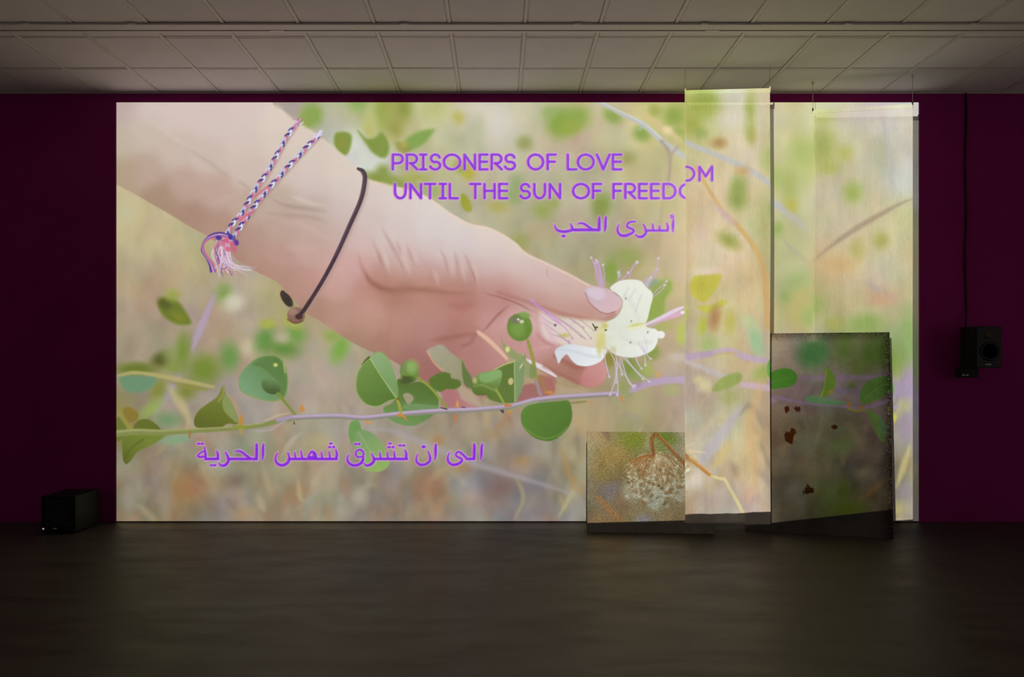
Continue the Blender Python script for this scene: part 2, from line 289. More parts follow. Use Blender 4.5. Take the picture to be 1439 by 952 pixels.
def paint_strips(cv):
    """what the hanging strips and boards catch of the frame (same frame, carried on)"""
    e, st, po = blurry(cv)
    cv.T = on_strip_a
    e(985,150,22,17,(148,170,62),.6); e(972,175,12,14,(150,164,60),.7); e(992,140,14,8,(140,166,66),.7); e(1053,160,8,26,(146,172,78),.7,4); e(1056,190,6,12,(160,165,84),.8); e(984,186,9,7,(136,166,78),.7,20)
    e(1010,201,10,7,(168,132,74),.7); e(1037,262,11,15,(134,160,74),.7,10); e(1036,280,12,14,(130,156,66),.7,-10); e(1030,168,18,12,(208,202,188),.8); e(1043,240,10,6,(196,150,84),.8,alpha=.7)
    st([(978,236,5),(998,270,5),(1018,300,6),(1037,318,7),(1060,348,8),(1073,380,9),(1077,420,9),(1079,460,8)], (206,166,98), soft=2, alpha=.9); st([(1000,282,6),(1016,300,9),(1036,318,9)], (192,168,182), soft=2.8, alpha=.8)
    e(1024,338,16,9,(142,156,68),.7,35); e(984,330,8,16,(206,186,176),.8,alpha=.6)
    po([(969,400),(975,389),(990,386),(1012,385),(1010,398),(1000,414),(990,424),(977,419),(970,410)], (186,184,58), 1.6); e(985,402,6,9,(168,166,44),.8,alpha=.6); e(993,381,16,5,(222,204,190),.8,alpha=.8)
    po([(980,432),(1000,428),(1016,421),(1020,426),(1006,436),(994,440)], (188,190,70), 1.8); e(987,458,7,13,(172,186,64),.5,12); e(1004,446,8,16,(176,128,76),.6,12); e(1026,452,7,14,(184,180,84),.7)
    e(1062,478,9,24,(146,192,146),.55,-14); e(1050,452,8,8,(178,196,150),.7); e(995,484,13,12,(156,184,112),.7)
    st([(963,505,8),(985,500,8),(1014,493,9),(1030,494,9),(1047,502,9),(1074,507,9)], (186,164,190), soft=1.8, alpha=.9); st([(985,503,3),(1014,497,3),(1035,496,3)], (186,170,96), soft=1.4, alpha=.6)
    st([(964,509,6),(985,516,7),(1020,530,7)], (184,180,186), soft=2.2, alpha=.85); e(991,542,9,9,(206,200,158),.6); e(982,534,7,5,(200,192,150),.7)
    po([(1000,548),(1012,532),(1032,524),(1042,526),(1040,536),(1026,545),(1010,550)], (138,164,80), 1.8); e(1024,558,13,10,(158,166,104),.8); e(1072,524,14,9,(150,176,88),.6,-25)
    st([(1042,540,6),(1060,543,9),(1084,546,9)], (198,174,196), soft=2, alpha=.9); st([(1072,520,10),(1064,560,12),(1054,600,14),(1058,650,12),(1062,700,12)], (208,172,124), soft=4.5, alpha=.6)
    st([(1046,566,12),(1024,596,15),(996,634,16),(972,672,16)], (184,180,190), soft=3, alpha=.85); st([(1010,580,9),(990,605,12),(970,630,9)], (196,188,168), soft=4, alpha=.6); st([(1030,616,9),(1012,645,14),(1000,662,9)], (206,186,126), soft=3.5, alpha=.7)
    st([(1036,640,5),(1056,700,8)], (206,164,118), soft=4, alpha=.6); e(976,674,17,13,(214,208,196),.7,-35); e(1000,705,22,9,(176,156,150),.8,alpha=.6)
    for a in [(964,636,990,636),(964,628,975,623),(964,632,991,637),(968,634,978,643),(962,640,984,647),(964,650,976,662)]: st([(a[0],a[1]),(a[2],a[3])], (236,212,176), w=1, soft=.8, alpha=.8)
    st([(963,643,5),(975,650,6),(990,662,5.5),(1002,670,4.5)], (196,134,62), soft=1); st([(966,642,1.5),(985,655,2),(1000,667,1.5)], (228,176,100), soft=.8, alpha=.8)
    st([(1000,669,4),(1010,672,4.5),(1018,674,4.5),(1025,686,4.5),(1035,703,4.5),(1044,722,4.5),(1050,734,4)], (212,202,150), soft=1)
    cv.T = on_strip_b
    e(1155,205,14,22,(150,168,80),.7); e(1165,235,12,9,(170,178,90),.8); e(1198,270,12,13,(150,176,76),.7); e(1186,215,10,9,(180,182,96),.8); e(1240,215,14,20,(172,182,150),.8)
    st([(1238,150,6),(1248,210,7),(1256,290,7)], (178,176,180), soft=4, alpha=.7); e(1275,250,10,18,(200,204,200),.8); e(1155,168,14,8,(176,190,110),.8)
    st([(1135,374,7),(1160,352,7),(1195,326,8),(1230,305,8),(1262,288,7),(1290,276,6)], (156,138,120), soft=2.6, alpha=.8); e(1238,338,11,10,(164,166,86),.7); e(1204,350,10,13,(180,174,104),.8)
    e(1178,372,20,10,(206,172,118),.8); st([(1210,395,8),(1240,410,9),(1265,425,7)], (170,160,160), soft=4, alpha=.6); e(1215,455,24,13,(134,172,82),.6); e(1238,420,18,9,(202,156,122),.8,alpha=.7); e(1276,470,11,32,(136,174,100),.6)
    e(1172,455,12,10,(164,168,84),.8); e(1150,430,10,12,(160,162,100),.8); e(1260,515,8,20,(156,172,92),.7); e(1272,545,14,14,(170,152,184),.7); e(1270,572,10,10,(180,182,130),.8); e(1256,587,4,6,(206,206,80),.6)
    st([(1280,620,7),(1268,660,9),(1258,690,8)], (208,198,136), soft=3, alpha=.7); e(1274,600,10,18,(162,146,166),.8); e(1272,690,10,12,(150,140,146),.8); e(1262,715,10,9,(178,168,120),.8)
    cv.T = ident
    e(1128,215,16,20,(156,176,92),.7); e(1090,250,14,16,(158,180,96),.8); e(1110,262,10,22,(156,170,90),.8); e(1112,290,8,10,(176,170,70),.8); st([(1085,283,7),(1110,302,9),(1140,328,8)], (166,166,176), soft=4, alpha=.6)
    st([(1098,330,5),(1112,350,6),(1140,372,6)], (156,150,140), soft=4, alpha=.5); e(1092,322,8,9,(140,168,84),.8); e(1118,400,20,13,(140,168,100),.7,-35); e(1106,418,7,8,(120,160,84),.8); e(1122,428,14,20,(178,168,104),.8); e(1142,445,14,12,(140,176,90),.8)
    cv.T = on_board_b
    e(1143,497,22,21,(90,166,96),.45); e(1186,490,14,24,(120,160,76),.7); e(1142,474,9,6,(190,196,160),.7); e(1230,498,30,22,(104,150,60),.6); e(1206,520,13,13,(120,156,72),.8); e(1196,545,8,6,(120,150,80),.8)
    st([(1112,530,6),(1150,532,8),(1200,531,9),(1250,532,9)], (176,152,190), soft=3, alpha=.8); st([(1150,548,7),(1200,550,9),(1230,545,8)], (160,144,180), soft=3.5, alpha=.7)
    st([(1083,556,5),(1105,562,5),(1140,568,4),(1190,572,4),(1216,574,5),(1240,566,5),(1258,560,4)], (176,152,186), soft=1.2, alpha=.95)
    po([(1082,526),(1092,520),(1106,518),(1118,524),(1120,534),(1112,543),(1096,546),(1082,546)], (88,176,58), 1); st([(1082,538,1),(1118,530,1)], (120,180,80), soft=.8, alpha=.6)
    po([(1158,516),(1166,520),(1174,532),(1172,548),(1164,556),(1152,558),(1156,544),(1160,530)], (126,180,60), .9); st([(1161,518,1),(1158,545,1.4),(1150,566,2.5)], (170,196,84), soft=.8)
    po([(1132,560),(1142,556),(1160,560),(1180,564),(1190,568),(1170,570),(1150,568),(1136,566)], (120,184,126), 1.2); e(1167,551,4,3,(196,170,70),.6)
    po([(1208,562),(1210,548),(1220,536),(1236,530),(1252,530),(1252,544),(1244,556),(1230,563),(1214,568)], (104,172,70), 1); st([(1212,564,1),(1230,548,1.4),(1250,538,1)], (140,186,100), soft=.8, alpha=.8)
    po([(1218,576),(1228,580),(1242,592),(1246,606),(1240,622),(1232,610),(1224,594)], (122,178,80), 1); po([(1236,586),(1246,600),(1243,616),(1238,604)], (120,186,130), 1.3)
    st([(1192,574,3),(1204,578,3.5),(1216,576,3)], (176,176,90), soft=.9); e(1193,569,3,3,(220,150,60),.5); e(1209,573,3,2.5,(210,150,60),.5)
    st([(1156,580,7),(1150,610,10),(1144,630,10)], (176,180,140), soft=4, alpha=.5); e(1182,625,16,12,(130,156,90),.8,-30); e(1215,665,14,8,(160,150,120),.8); st([(1205,705,7),(1232,685,9),(1250,668,8)], (176,140,84), soft=4, alpha=.6)
    e(1166,702,18,20,(120,150,80),.8); e(1192,715,22,10,(118,150,40),.8); e(1186,690,7,14,(112,140,50),.8)
    cv.T = on_board_a; st = cv.stroke
    e(891,618,18,14,(136,152,60),.6); e(936,616,16,10,(118,154,56),.6,20); e(929,632,7,7,(130,160,80),.7); st([(912,608,6),(908,628,7)], (176,170,140), soft=3, alpha=.6); st([(842,700,7),(862,722,9),(876,736,8)], (206,150,98), soft=3, alpha=.7)
    e(858,688,12,12,(150,142,150),.8); e(905,732,12,8,(178,180,200),.7); e(862,640,16,12,(176,150,90),.8); e(848,668,14,10,(160,146,96),.8)
    e(921,668,40,26,(150,128,78),.6,0,.75); e(888,688,12,16,(196,196,170),.6,10); e(922,690,14,20,(194,206,190),.6); e(952,690,11,16,(200,204,186),.6); e(921,706,9,11,(200,216,206),.6)
    r = cv.rng
    for i in range(230):
        a = r.uniform(-1.35, 1.35); L = r.uniform(18, 48)*(1-.12*abs(a)); x0 = 921+r.normal(0, 3); y0 = 643+r.normal(0, 3)
        dx, dy = math.sin(a)*1.15, math.cos(a); b = 6+10*abs(a)
        c = [(178,134,88),(206,194,150),(226,222,200),(150,110,70),(200,170,122)][r.integers(5)]
        st([(x0, y0), (x0+dx*L*.45, y0+dy*L*.3-b*.3), (x0+dx*L*.85, y0+dy*L*.75), (x0+dx*L+r.normal(0, 3), y0+dy*L*1.15)], c, w=r.uniform(.5, 1.5), soft=.6, alpha=r.uniform(.35, .85))
    for i in range(150):
        a = r.uniform(-1, 1); x = 921+a*42+r.normal(0, 3); y = 680+r.normal(0, 13)+8*(1-abs(a))
        e(x, y, r.uniform(1.2, 4), r.uniform(1, 2.6), [(232,234,220),(214,222,206),(240,240,230),(176,136,98),(136,118,84)][r.integers(5)], .5, r.uniform(0, 180), .75)
    for i in range(26):
        a = r.uniform(-3.1, 3.1); x0, y0 = 921+r.normal(0, 24), 660+r.normal(0, 18)
        st([(x0, y0), (x0+14*math.cos(a), y0+14*math.sin(a)), (x0+26*math.cos(a+.4), y0+26*math.sin(a+.4))], (222,204,160), w=.7, soft=.6, alpha=.5)
    for k in range(9):
        a = -1.5+.13*k; st([(919,645), (919+16*math.sin(a), 642-3*math.cos(a)), (919+34*math.sin(a), 648+6*k/3)], (186,124,62), w=1.6, soft=.6, alpha=.8)
    st([(921,609,4.5),(916,617,5),(917,631,4.5),(919,643,5)], (164,104,56), soft=.9); st([(921,609,4.5),(936,624,5),(950,640,5),(966,655,6)], (172,116,66), soft=.9)
    st([(916,612,1.2),(915,628,1.2)], (216,140,80), soft=.6, alpha=.7); st([(926,611,1.2),(950,636,1.3)], (224,160,90), soft=.6, alpha=.7); e(924,645,5,6,(228,214,184),.7)
    cv.T = ident

def paint_hand(cv):
    e, st, po = cv.ell, cv.stroke, cv.poly
    outline = [(150,90),(150,252),(165,260),(190,273),(214,287),(240,302),(264,317),(290,331),(310,346),(327,361),(345,373),(362,383),(378,390),(392,399),(404,412),(418,428),(431,441),(451,452),(478,471),(500,484),(523,495),(545,504),
               (557,510),(570,520),(596,536),(612,545),(622,556),(622,571),(670,574),(672,560),(690,560),(735,566),(757,560),(780,556),(786,548),(781,532),(790,530),(802,536),(814,541),(826,545),(838,544),(848,537),(852,528),
               (850,512),(846,500),(800,460),(790,445),(821,450),(844,452),(861,447),(871,438),(874,426),(867,415),(851,405),(827,399),(797,383),(764,367),(748,360),(736,353),(722,339),(700,326),(684,319),(669,316),(658,313),(645,306),
               (631,298),(614,285),(595,274),(564,264),(545,261),(518,252),(506,242),(490,229),(474,213),(457,199),(440,187),(410,167),(397,156),(382,143),(360,90)]
    F = [(170,150,196,178,172),(170,200,190,176,158),(175,245,176,156,132),(165,145,176,156,150),(210,150,204,188,182),(200,190,196,182,168),(205,240,184,162,146),(225,280,166,140,118),(250,160,206,190,182),(245,210,198,180,168),
         (260,260,186,160,146),(270,305,168,136,118),(300,170,206,190,182),(290,220,200,182,172),(300,270,188,162,148),(310,320,176,142,126),(325,352,168,132,114),(350,160,208,192,184),(345,200,206,190,180),(350,240,202,184,174),
         (345,290,188,164,150),(350,340,178,146,132),(375,385,176,136,120),(390,170,214,200,188),(395,200,210,196,184),(400,240,206,190,180),(390,280,188,168,154),(395,320,186,160,146),(390,360,186,148,136),(405,405,176,134,118),
         (430,200,212,198,186),(440,230,210,196,186),(440,260,206,190,184),(440,290,190,172,160),(440,320,190,166,156),(440,350,194,160,150),(430,400,190,144,132),(440,435,172,130,112),(480,240,214,200,188),(485,270,208,194,188),
         (480,300,202,184,178),(475,330,196,172,164),(480,370,204,164,158),(470,400,200,156,146),(480,440,184,138,124),(500,478,166,124,104),(510,255,216,204,192),(520,275,210,196,190),(520,310,206,190,184),(505,340,206,182,176),
         (505,375,204,162,158),(520,400,190,134,122),(520,430,192,142,130),(510,455,188,138,122),(540,490,166,118,102),(560,275,216,204,196),(570,300,212,198,194),(560,330,210,194,190),(560,360,204,178,172),(550,385,192,152,142),
         (540,402,176,116,100),(560,412,172,116,98),(570,440,184,130,118),(560,460,184,132,118),(560,480,174,122,110),(580,500,166,110,104),(600,290,218,208,202),(610,320,214,204,204),(610,350,208,190,188),(600,380,196,160,154),
         (600,402,180,124,108),(610,425,182,122,110),(610,450,186,130,122),(600,470,176,122,114),(640,320,216,206,200),(650,345,210,198,198),(650,375,200,174,168),(650,398,184,136,124),(650,415,176,110,98),(650,435,184,116,110),
         (640,460,178,114,104),(630,480,168,110,102),(690,330,220,206,196),(690,350,212,196,192),(690,380,206,182,178),(690,400,194,150,142),(690,412,184,126,116),(710,425,186,120,116),(690,440,184,122,118),(730,350,216,202,190),
         (730,375,210,188,184),(730,400,202,168,162),(720,416,182,130,118),(760,380,210,186,180),(760,400,206,174,170),(755,424,184,134,122),(790,390,208,182,176),(790,410,202,168,164),(790,432,186,134,124),(820,405,206,172,164),
         (820,430,196,150,142),(825,446,182,124,112),(850,440,192,146,138),(868,430,198,158,150),(700,450,198,144,142),(730,440,204,158,158),(760,450,206,158,160),(700,480,190,132,128),(740,490,190,132,132),(770,480,196,140,140),(790,500,184,126,120),
         (780,520,166,106,92),(800,520,162,100,86),(815,530,168,98,90),(835,525,190,118,114),(845,515,194,126,120),(660,480,174,112,104),(680,500,176,112,112),(700,510,182,124,120),(660,510,172,108,104),(690,540,160,104,96),(600,520,160,100,96),
         (575,512,158,104,92),(640,562,176,108,112),(665,566,180,118,118),(760,545,166,100,88),(740,545,160,100,92),(770,540,172,104,94)]
    F = [(x, y)+((r_+5, g_+12, b_+9) if x > 640 and y > 430 else (r_, g_+4, b_+3) if y > 400 else (r_, g_, b_)) for x, y, r_, g_, b_ in F]
    box = (0, 0, CW, (570-CY0)*CS+40)
    fld = colour_field(cv, F, 13, box)
    rim = cv.a.copy()
    def colf(X, Y):
        iy = int(round((Y[0, 0]-CY0)*CS)); ix = int(round((X[0, 0]-CX0)*CS))
        h = X.shape[0]; c = fld[iy:iy+h, ix:ix+X.shape[1]]
        if c.shape[0] < h: c = np.concatenate([c, np.repeat(c[-1:], h-c.shape[0], 0)], 0)
        return c
    po(outline, colf, 1.3)
    # sunlit upper rim
    st([(388,148),(410,166),(440,186),(474,212),(500,236)], (224,206,184), w=3, soft=2.2, alpha=.6)
    st([(520,254),(560,264),(595,276),(631,300),(658,316),(690,322),(722,341),(738,356),(766,370),(797,385),(827,401)], (230,206,186), w=3, soft=2.2, alpha=.7)
    # tendons and veins of the wrist
    for p, c, w, s_, a in [([(235,180),(270,210),(310,240),(340,262)], (176,158,146), 6, 4, .6), ([(205,165),(250,195),(300,228)], (214,200,192), 6, 4, .5), ([(330,250),(346,262),(352,270)], (170,148,136), 5, 3, .5),
                           ([(372,274),(400,288),(430,293),(466,298)], (160,140,130), 6, 3.5, .7), ([(362,298),(400,302),(440,306),(470,318)], (166,142,132), 5, 3.5, .6), ([(400,272),(440,286),(462,288)], (214,198,188), 6, 3, .6),
                           ([(385,310),(430,318),(470,340)], (204,180,170), 8, 5, .5), ([(392,345),(430,350),(450,344)], (206,170,160), 12, 6, .5), ([(290,290),(320,278),(345,270)], (196,172,162), 6, 4, .5), ([(300,250),(330,262)], (206,190,182), 7, 4, .5),
                           ([(395,395),(430,418),(470,440)], (182,138,124), 5, 4, .4)]:
        st(p, c, w=w, soft=s_*1.2, alpha=a*.9, taper=.6)
    # folds over the thumb base
    c3 = crop(480, 280, 4.76)
    folds = [((240,150),(290,230),(340,330),(380,440)),((180,240),(230,330),(265,430),(300,540)),((310,240),(350,320),(400,440),(440,560)),((430,290),(460,380),(490,470)),((360,260),(385,330),(400,400)),((640,300),(690,400),(720,560)),
             ((750,310),(770,420),(800,600)),((800,330),(850,430),(885,590)),((560,480),(590,500),(620,600)),((240,330),(260,400),(290,480))]
    for i, f in enumerate(folds):
        st(c3(*f), (172,130,122), w=4, soft=3, alpha=.42, taper=.7); st(c3(*[(x+34, y-8) for x, y in f]), (214,194,190), w=5, soft=3.6, alpha=.42, taper=.7)
    st(c3((860,450),(885,520),(900,600)), (150,100,90), w=1.6, soft=1.4, alpha=.5, taper=.45); st(c3((850,380),(865,470)), (176,140,134), w=2, soft=1.6, alpha=.6, taper=.45)
    st(c3((110,350),(130,440),(180,530),(250,590),(330,612),(450,600),(620,612),(760,628),(900,622)), (160,102,84), w=8, soft=6.5, alpha=.75, taper=.45)
    st(c3((150,480),(200,560),(300,600),(380,600)), (150,90,70), w=5, soft=4.5, alpha=.55, taper=.45); st(c3((940,625),(1040,650),(1130,680),(1240,720)), (158,94,84), w=2.6, soft=1.8, alpha=.7, taper=.45)
    st(c3((400,590),(600,570),(700,600),(850,605)), (190,140,126), w=5, soft=3.5, alpha=.4, taper=.45)
    st(c3((1130,700),(1080,740),(1020,800),(960,870),(920,890)), (150,84,86), w=3.4, soft=2.6, alpha=.7, taper=.45); st(c3((1140,690),(1200,710),(1290,760)), (150,92,92), w=2.4, soft=1.8, alpha=.6, taper=.45)
    st(c3((920,890),(820,910),(700,930),(560,950)), (160,94,80), w=6, soft=4.5, alpha=.7, taper=.45); st(c3((1160,720),(1120,790),(1080,870)), (214,160,164), w=9, soft=5, alpha=.5, taper=.45)
    st(c3((700,700),(800,720),(900,690)), (172,98,90), w=10, soft=6, alpha=.5, taper=.45); st(c3((450,650),(560,690),(640,750)), (192,140,122), w=14, soft=8, alpha=.5, taper=.45)
    # thumb knuckle creases and the nail
    st([(772,370),(768,384),(774,394)], (178,142,138), w=1.8, soft=1.6, alpha=.5, taper=.5); st([(780,376),(776,386)], (180,144,140), w=1.5, soft=1.4, alpha=.4, taper=.5); st([(785,392),(800,404),(798,416)], (186,150,144), w=3, soft=3, alpha=.3, taper=.5)
    st([(700,411),(740,424),(791,441),(821,448),(846,450),(862,443)], (172,110,98), w=5, soft=3.5, alpha=.6)
    po([(822,408),(829,403),(842,403),(858,408),(870,417),(874,425),(871,433),(862,438),(848,440),(836,434),(826,424),(821,415)], grad((200,176,184),(822,405),(212,182,188),(870,430)), 1.1)
    po([(824,406),(834,404),(846,407),(850,416),(842,422),(832,418),(825,412)], (214,200,214), 3, .8); st([(822,412),(828,425),(840,436),(852,441),(864,438)], (164,102,98), w=1.6, soft=1.1, alpha=.75); st([(862,411),(872,417)], (150,110,120), w=1.3, soft=.8, alpha=.6)
    # gap between the fingers, lit finger rims
    po([(600,493),(612,486),(622,485),(634,496),(648,508),(651,524),(650,545),(640,548),(628,527),(618,518),(608,506)], grad((164,160,138),(610,486),(150,146,112),(645,540)), 1.8)
    st([(600,494),(610,510),(622,521)], (220,168,132), w=2.4, soft=1.6, alpha=.7); st([(648,508),(655,530),(666,556)], (150,146,110), w=8, soft=2.5, alpha=.8); po([(646,540),(668,556),(676,572),(648,560)], (178,156,136), 3)
    st([(672,467,5),(684,476,6),(698,489,6),(713,505,4)], (226,186,160), soft=1.8, alpha=.9); st([(668,470),(660,482),(650,486)], (156,96,88), w=4, soft=3, alpha=.6)
    po([(712,506),(722,500),(745,512),(770,528),(782,540),(802,545),(824,548),(830,556),(780,560),(752,552),(730,540),(716,520)], (176,158,128), 2.2, .85)
    po([(752,530),(766,528),(777,534),(780,548),(772,556),(758,556)], (172,106,94), 2.5); po([(724,556),(735,542),(752,540),(756,556),(740,566)], (162,104,100), 2.5)
    st([(735,504,3),(750,511,6),(766,519,7),(781,529,3)], (222,218,222), soft=1.5, alpha=.95)
    # middle finger pad and nail of the index
    st([(780,500),(800,512),(814,516),(826,508)], (150,86,70), w=6, soft=4, alpha=.6); st([(764,515),(790,527),(812,538)], (160,96,84), w=4, soft=3, alpha=.6)
    po([(815,538),(816,526),(824,515),(836,508),(848,508),(852,520),(850,532),(840,541),(826,544)], grad((194,122,120),(815,535),(208,148,142),(850,510)), 2); st([(816,536),(817,525),(826,514)], (160,94,88), w=1.6, soft=1.4, alpha=.5)
    st([(745,494),(760,489),(775,487),(790,491)], (212,160,164), w=3, soft=2.5, alpha=.6); st([(755,470),(765,480),(778,486)], (176,112,112), w=3, soft=3, alpha=.5)

def paint_bracelets(cv):
    st, e = cv.stroke, cv.ell
    r = cv.rng
    def braid(pts, w):
        p = opened(np.array([q for q in pts], np.float32), 14); d = np.r_[0, np.cumsum(np.hypot(*np.diff(p, axis=0).T))]
        st([(q[0]+2.2, q[1]+1.5) for q in pts], (150,128,124), w=w, soft=2, alpha=.5)
        st(pts, (176,168,200), w=w*.8, soft=.9)
        n = int(d[-1]/4.6); seq = [(52,40,128),(206,208,226),(222,106,130),(60,46,140),(228,226,236),(48,38,122),(214,98,124),(190,192,216)]
        for k in range(n):
            t = (k+.5)/n*d[-1]; x = np.interp(t, d, p[:, 0]); y = np.interp(t, d, p[:, 1]); x2 = np.interp(t+3, d, p[:, 0]); y2 = np.interp(t+3, d, p[:, 1])
            a = math.atan2(y2-y, x2-x)+(.5 if k % 2 else -.5); s = 1 if k % 2 else -1
            cx, cy = x-math.sin(a)*s*w*.2, y+math.cos(a)*s*w*.2; L = 4.6
            st([(cx-math.cos(a)*L, cy-math.sin(a)*L, 1), (cx, cy, w*.55), (cx+math.cos(a)*L, cy+math.sin(a)*L, 1)], seq[k % 8], soft=.7)
    braid([(419,169),(401,195),(386,223),(372,247),(357,268),(341,297),(324,318),(317,336)], 6.6)
    braid([(448,189),(422,216),(396,244),(372,271),(349,302),(333,326),(323,340)], 6.8)
    st([(376,262),(366,270),(358,276)], (222,110,130), w=3, soft=.8); st([(352,299),(345,303),(338,308)], (224,100,128), w=4.5, soft=.9)
    for k in range(10): st([(417+r.normal(0, 2), 172+r.normal(0, 2)), (420+r.normal(0, 3), 169+r.normal(0, 3))], [(226,214,232),(206,110,140)][k % 2], w=1.2, soft=.6); st([(446+r.normal(0, 2), 192+r.normal(0, 2)), (450+r.normal(0, 3), 188+r.normal(0, 3))], (216,206,234), w=1.2, soft=.6)
    # knot, loop and frayed tassel
    for k in range(6): o = k*1.1-3; st([(326,335+o*.4),(312,330+o),(298,332+o),(287,340+o*.5),(285+o*.6,352),(291+o*.5,362),(297+o,372),(300+o*1.4,382)], [(70,54,152),(58,46,136),(206,110,150),(196,190,220),(82,60,160),(220,96,140)][k], w=2, soft=.7, alpha=.9)
    for k in range(34):
        x0, y0 = 316+r.normal(0, 6), 338+r.normal(0, 4); x1 = 300+r.uniform(0, 26)+r.normal(0, 3); y1 = 372+r.uniform(-4, 18); c = [(214,206,226),(226,214,224),(212,110,150),(222,108,132),(188,176,214),(86,66,160)][r.integers(6)]
        st([(x0, y0), (x0-8+r.normal(0, 3), y0+12), (x0-5+r.normal(0, 4), y0+26), (x1, y1)], c, w=r.uniform(.7, 1.6), soft=.6, alpha=.8)
    for k in range(22):
        x0, y0 = 316+r.normal(0, 4), 344+r.normal(0, 4); x1 = 330+r.uniform(-10, 24); c = [(220,212,226),(228,220,226),(206,140,176),(196,188,216)][r.integers(4)]
        st([(x0, y0), (x0+2, y0+16), (x0+8, y0+28), (x1, 378+r.normal(0, 5))], c, w=r.uniform(.6, 1.2), soft=.6, alpha=.7)
    st([(338,378),(352,377),(359,376)], (176,170,196), w=1, soft=.6); st([(336,383),(347,386),(345,400)], (206,160,190), w=.8, soft=.6, alpha=.7)
    for x, y, c in [(318,338,(226,84,124)),(326,343,(224,86,122)),(324,333,(60,44,140)),(332,341,(90,50,150)),(313,343,(214,110,140)),(320,350,(222,96,130)),(329,350,(210,90,130)),(307,334,(66,50,146))]: e(x, y, 4.2, 3.4, c, .4, r.uniform(0, 90))
    # dark cord with a bead
    st([(510,244),(516,256),(510,284),(494,320),(476,362),(458,396),(437,430)], (168,140,136), w=5, soft=3, alpha=.5)
    st([(503,237,4),(510,241,6),(512.5,252,6.4),(507,280,6.2),(491,317,6),(472,359,5.8),(454,393,5.6),(433,427,5.4),(422,444,5)], (62,48,60), soft=.9)
    st([(505,238,1.5),(511,252,1.6),(505,281,1.6),(489,318,1.4),(470,360,1.4)], (108,94,112), soft=.8, alpha=.6)
    e(403,421,6,12,(48,38,36),.25,-35); e(397,413,3.5,5,(56,48,44),.3); e(416,443,12.5,11.5,(134,100,86),.14); e(411,438,6,5,(170,138,120),.8,alpha=.7); e(420,445,5,4,(60,40,34),.4); st([(404,449),(414,454),(425,451)], (90,58,48), w=2, soft=1.4, alpha=.7)
    st([(420,444,5),(428,434,5.4),(436,422,5.4)], (58,44,54), soft=.8)

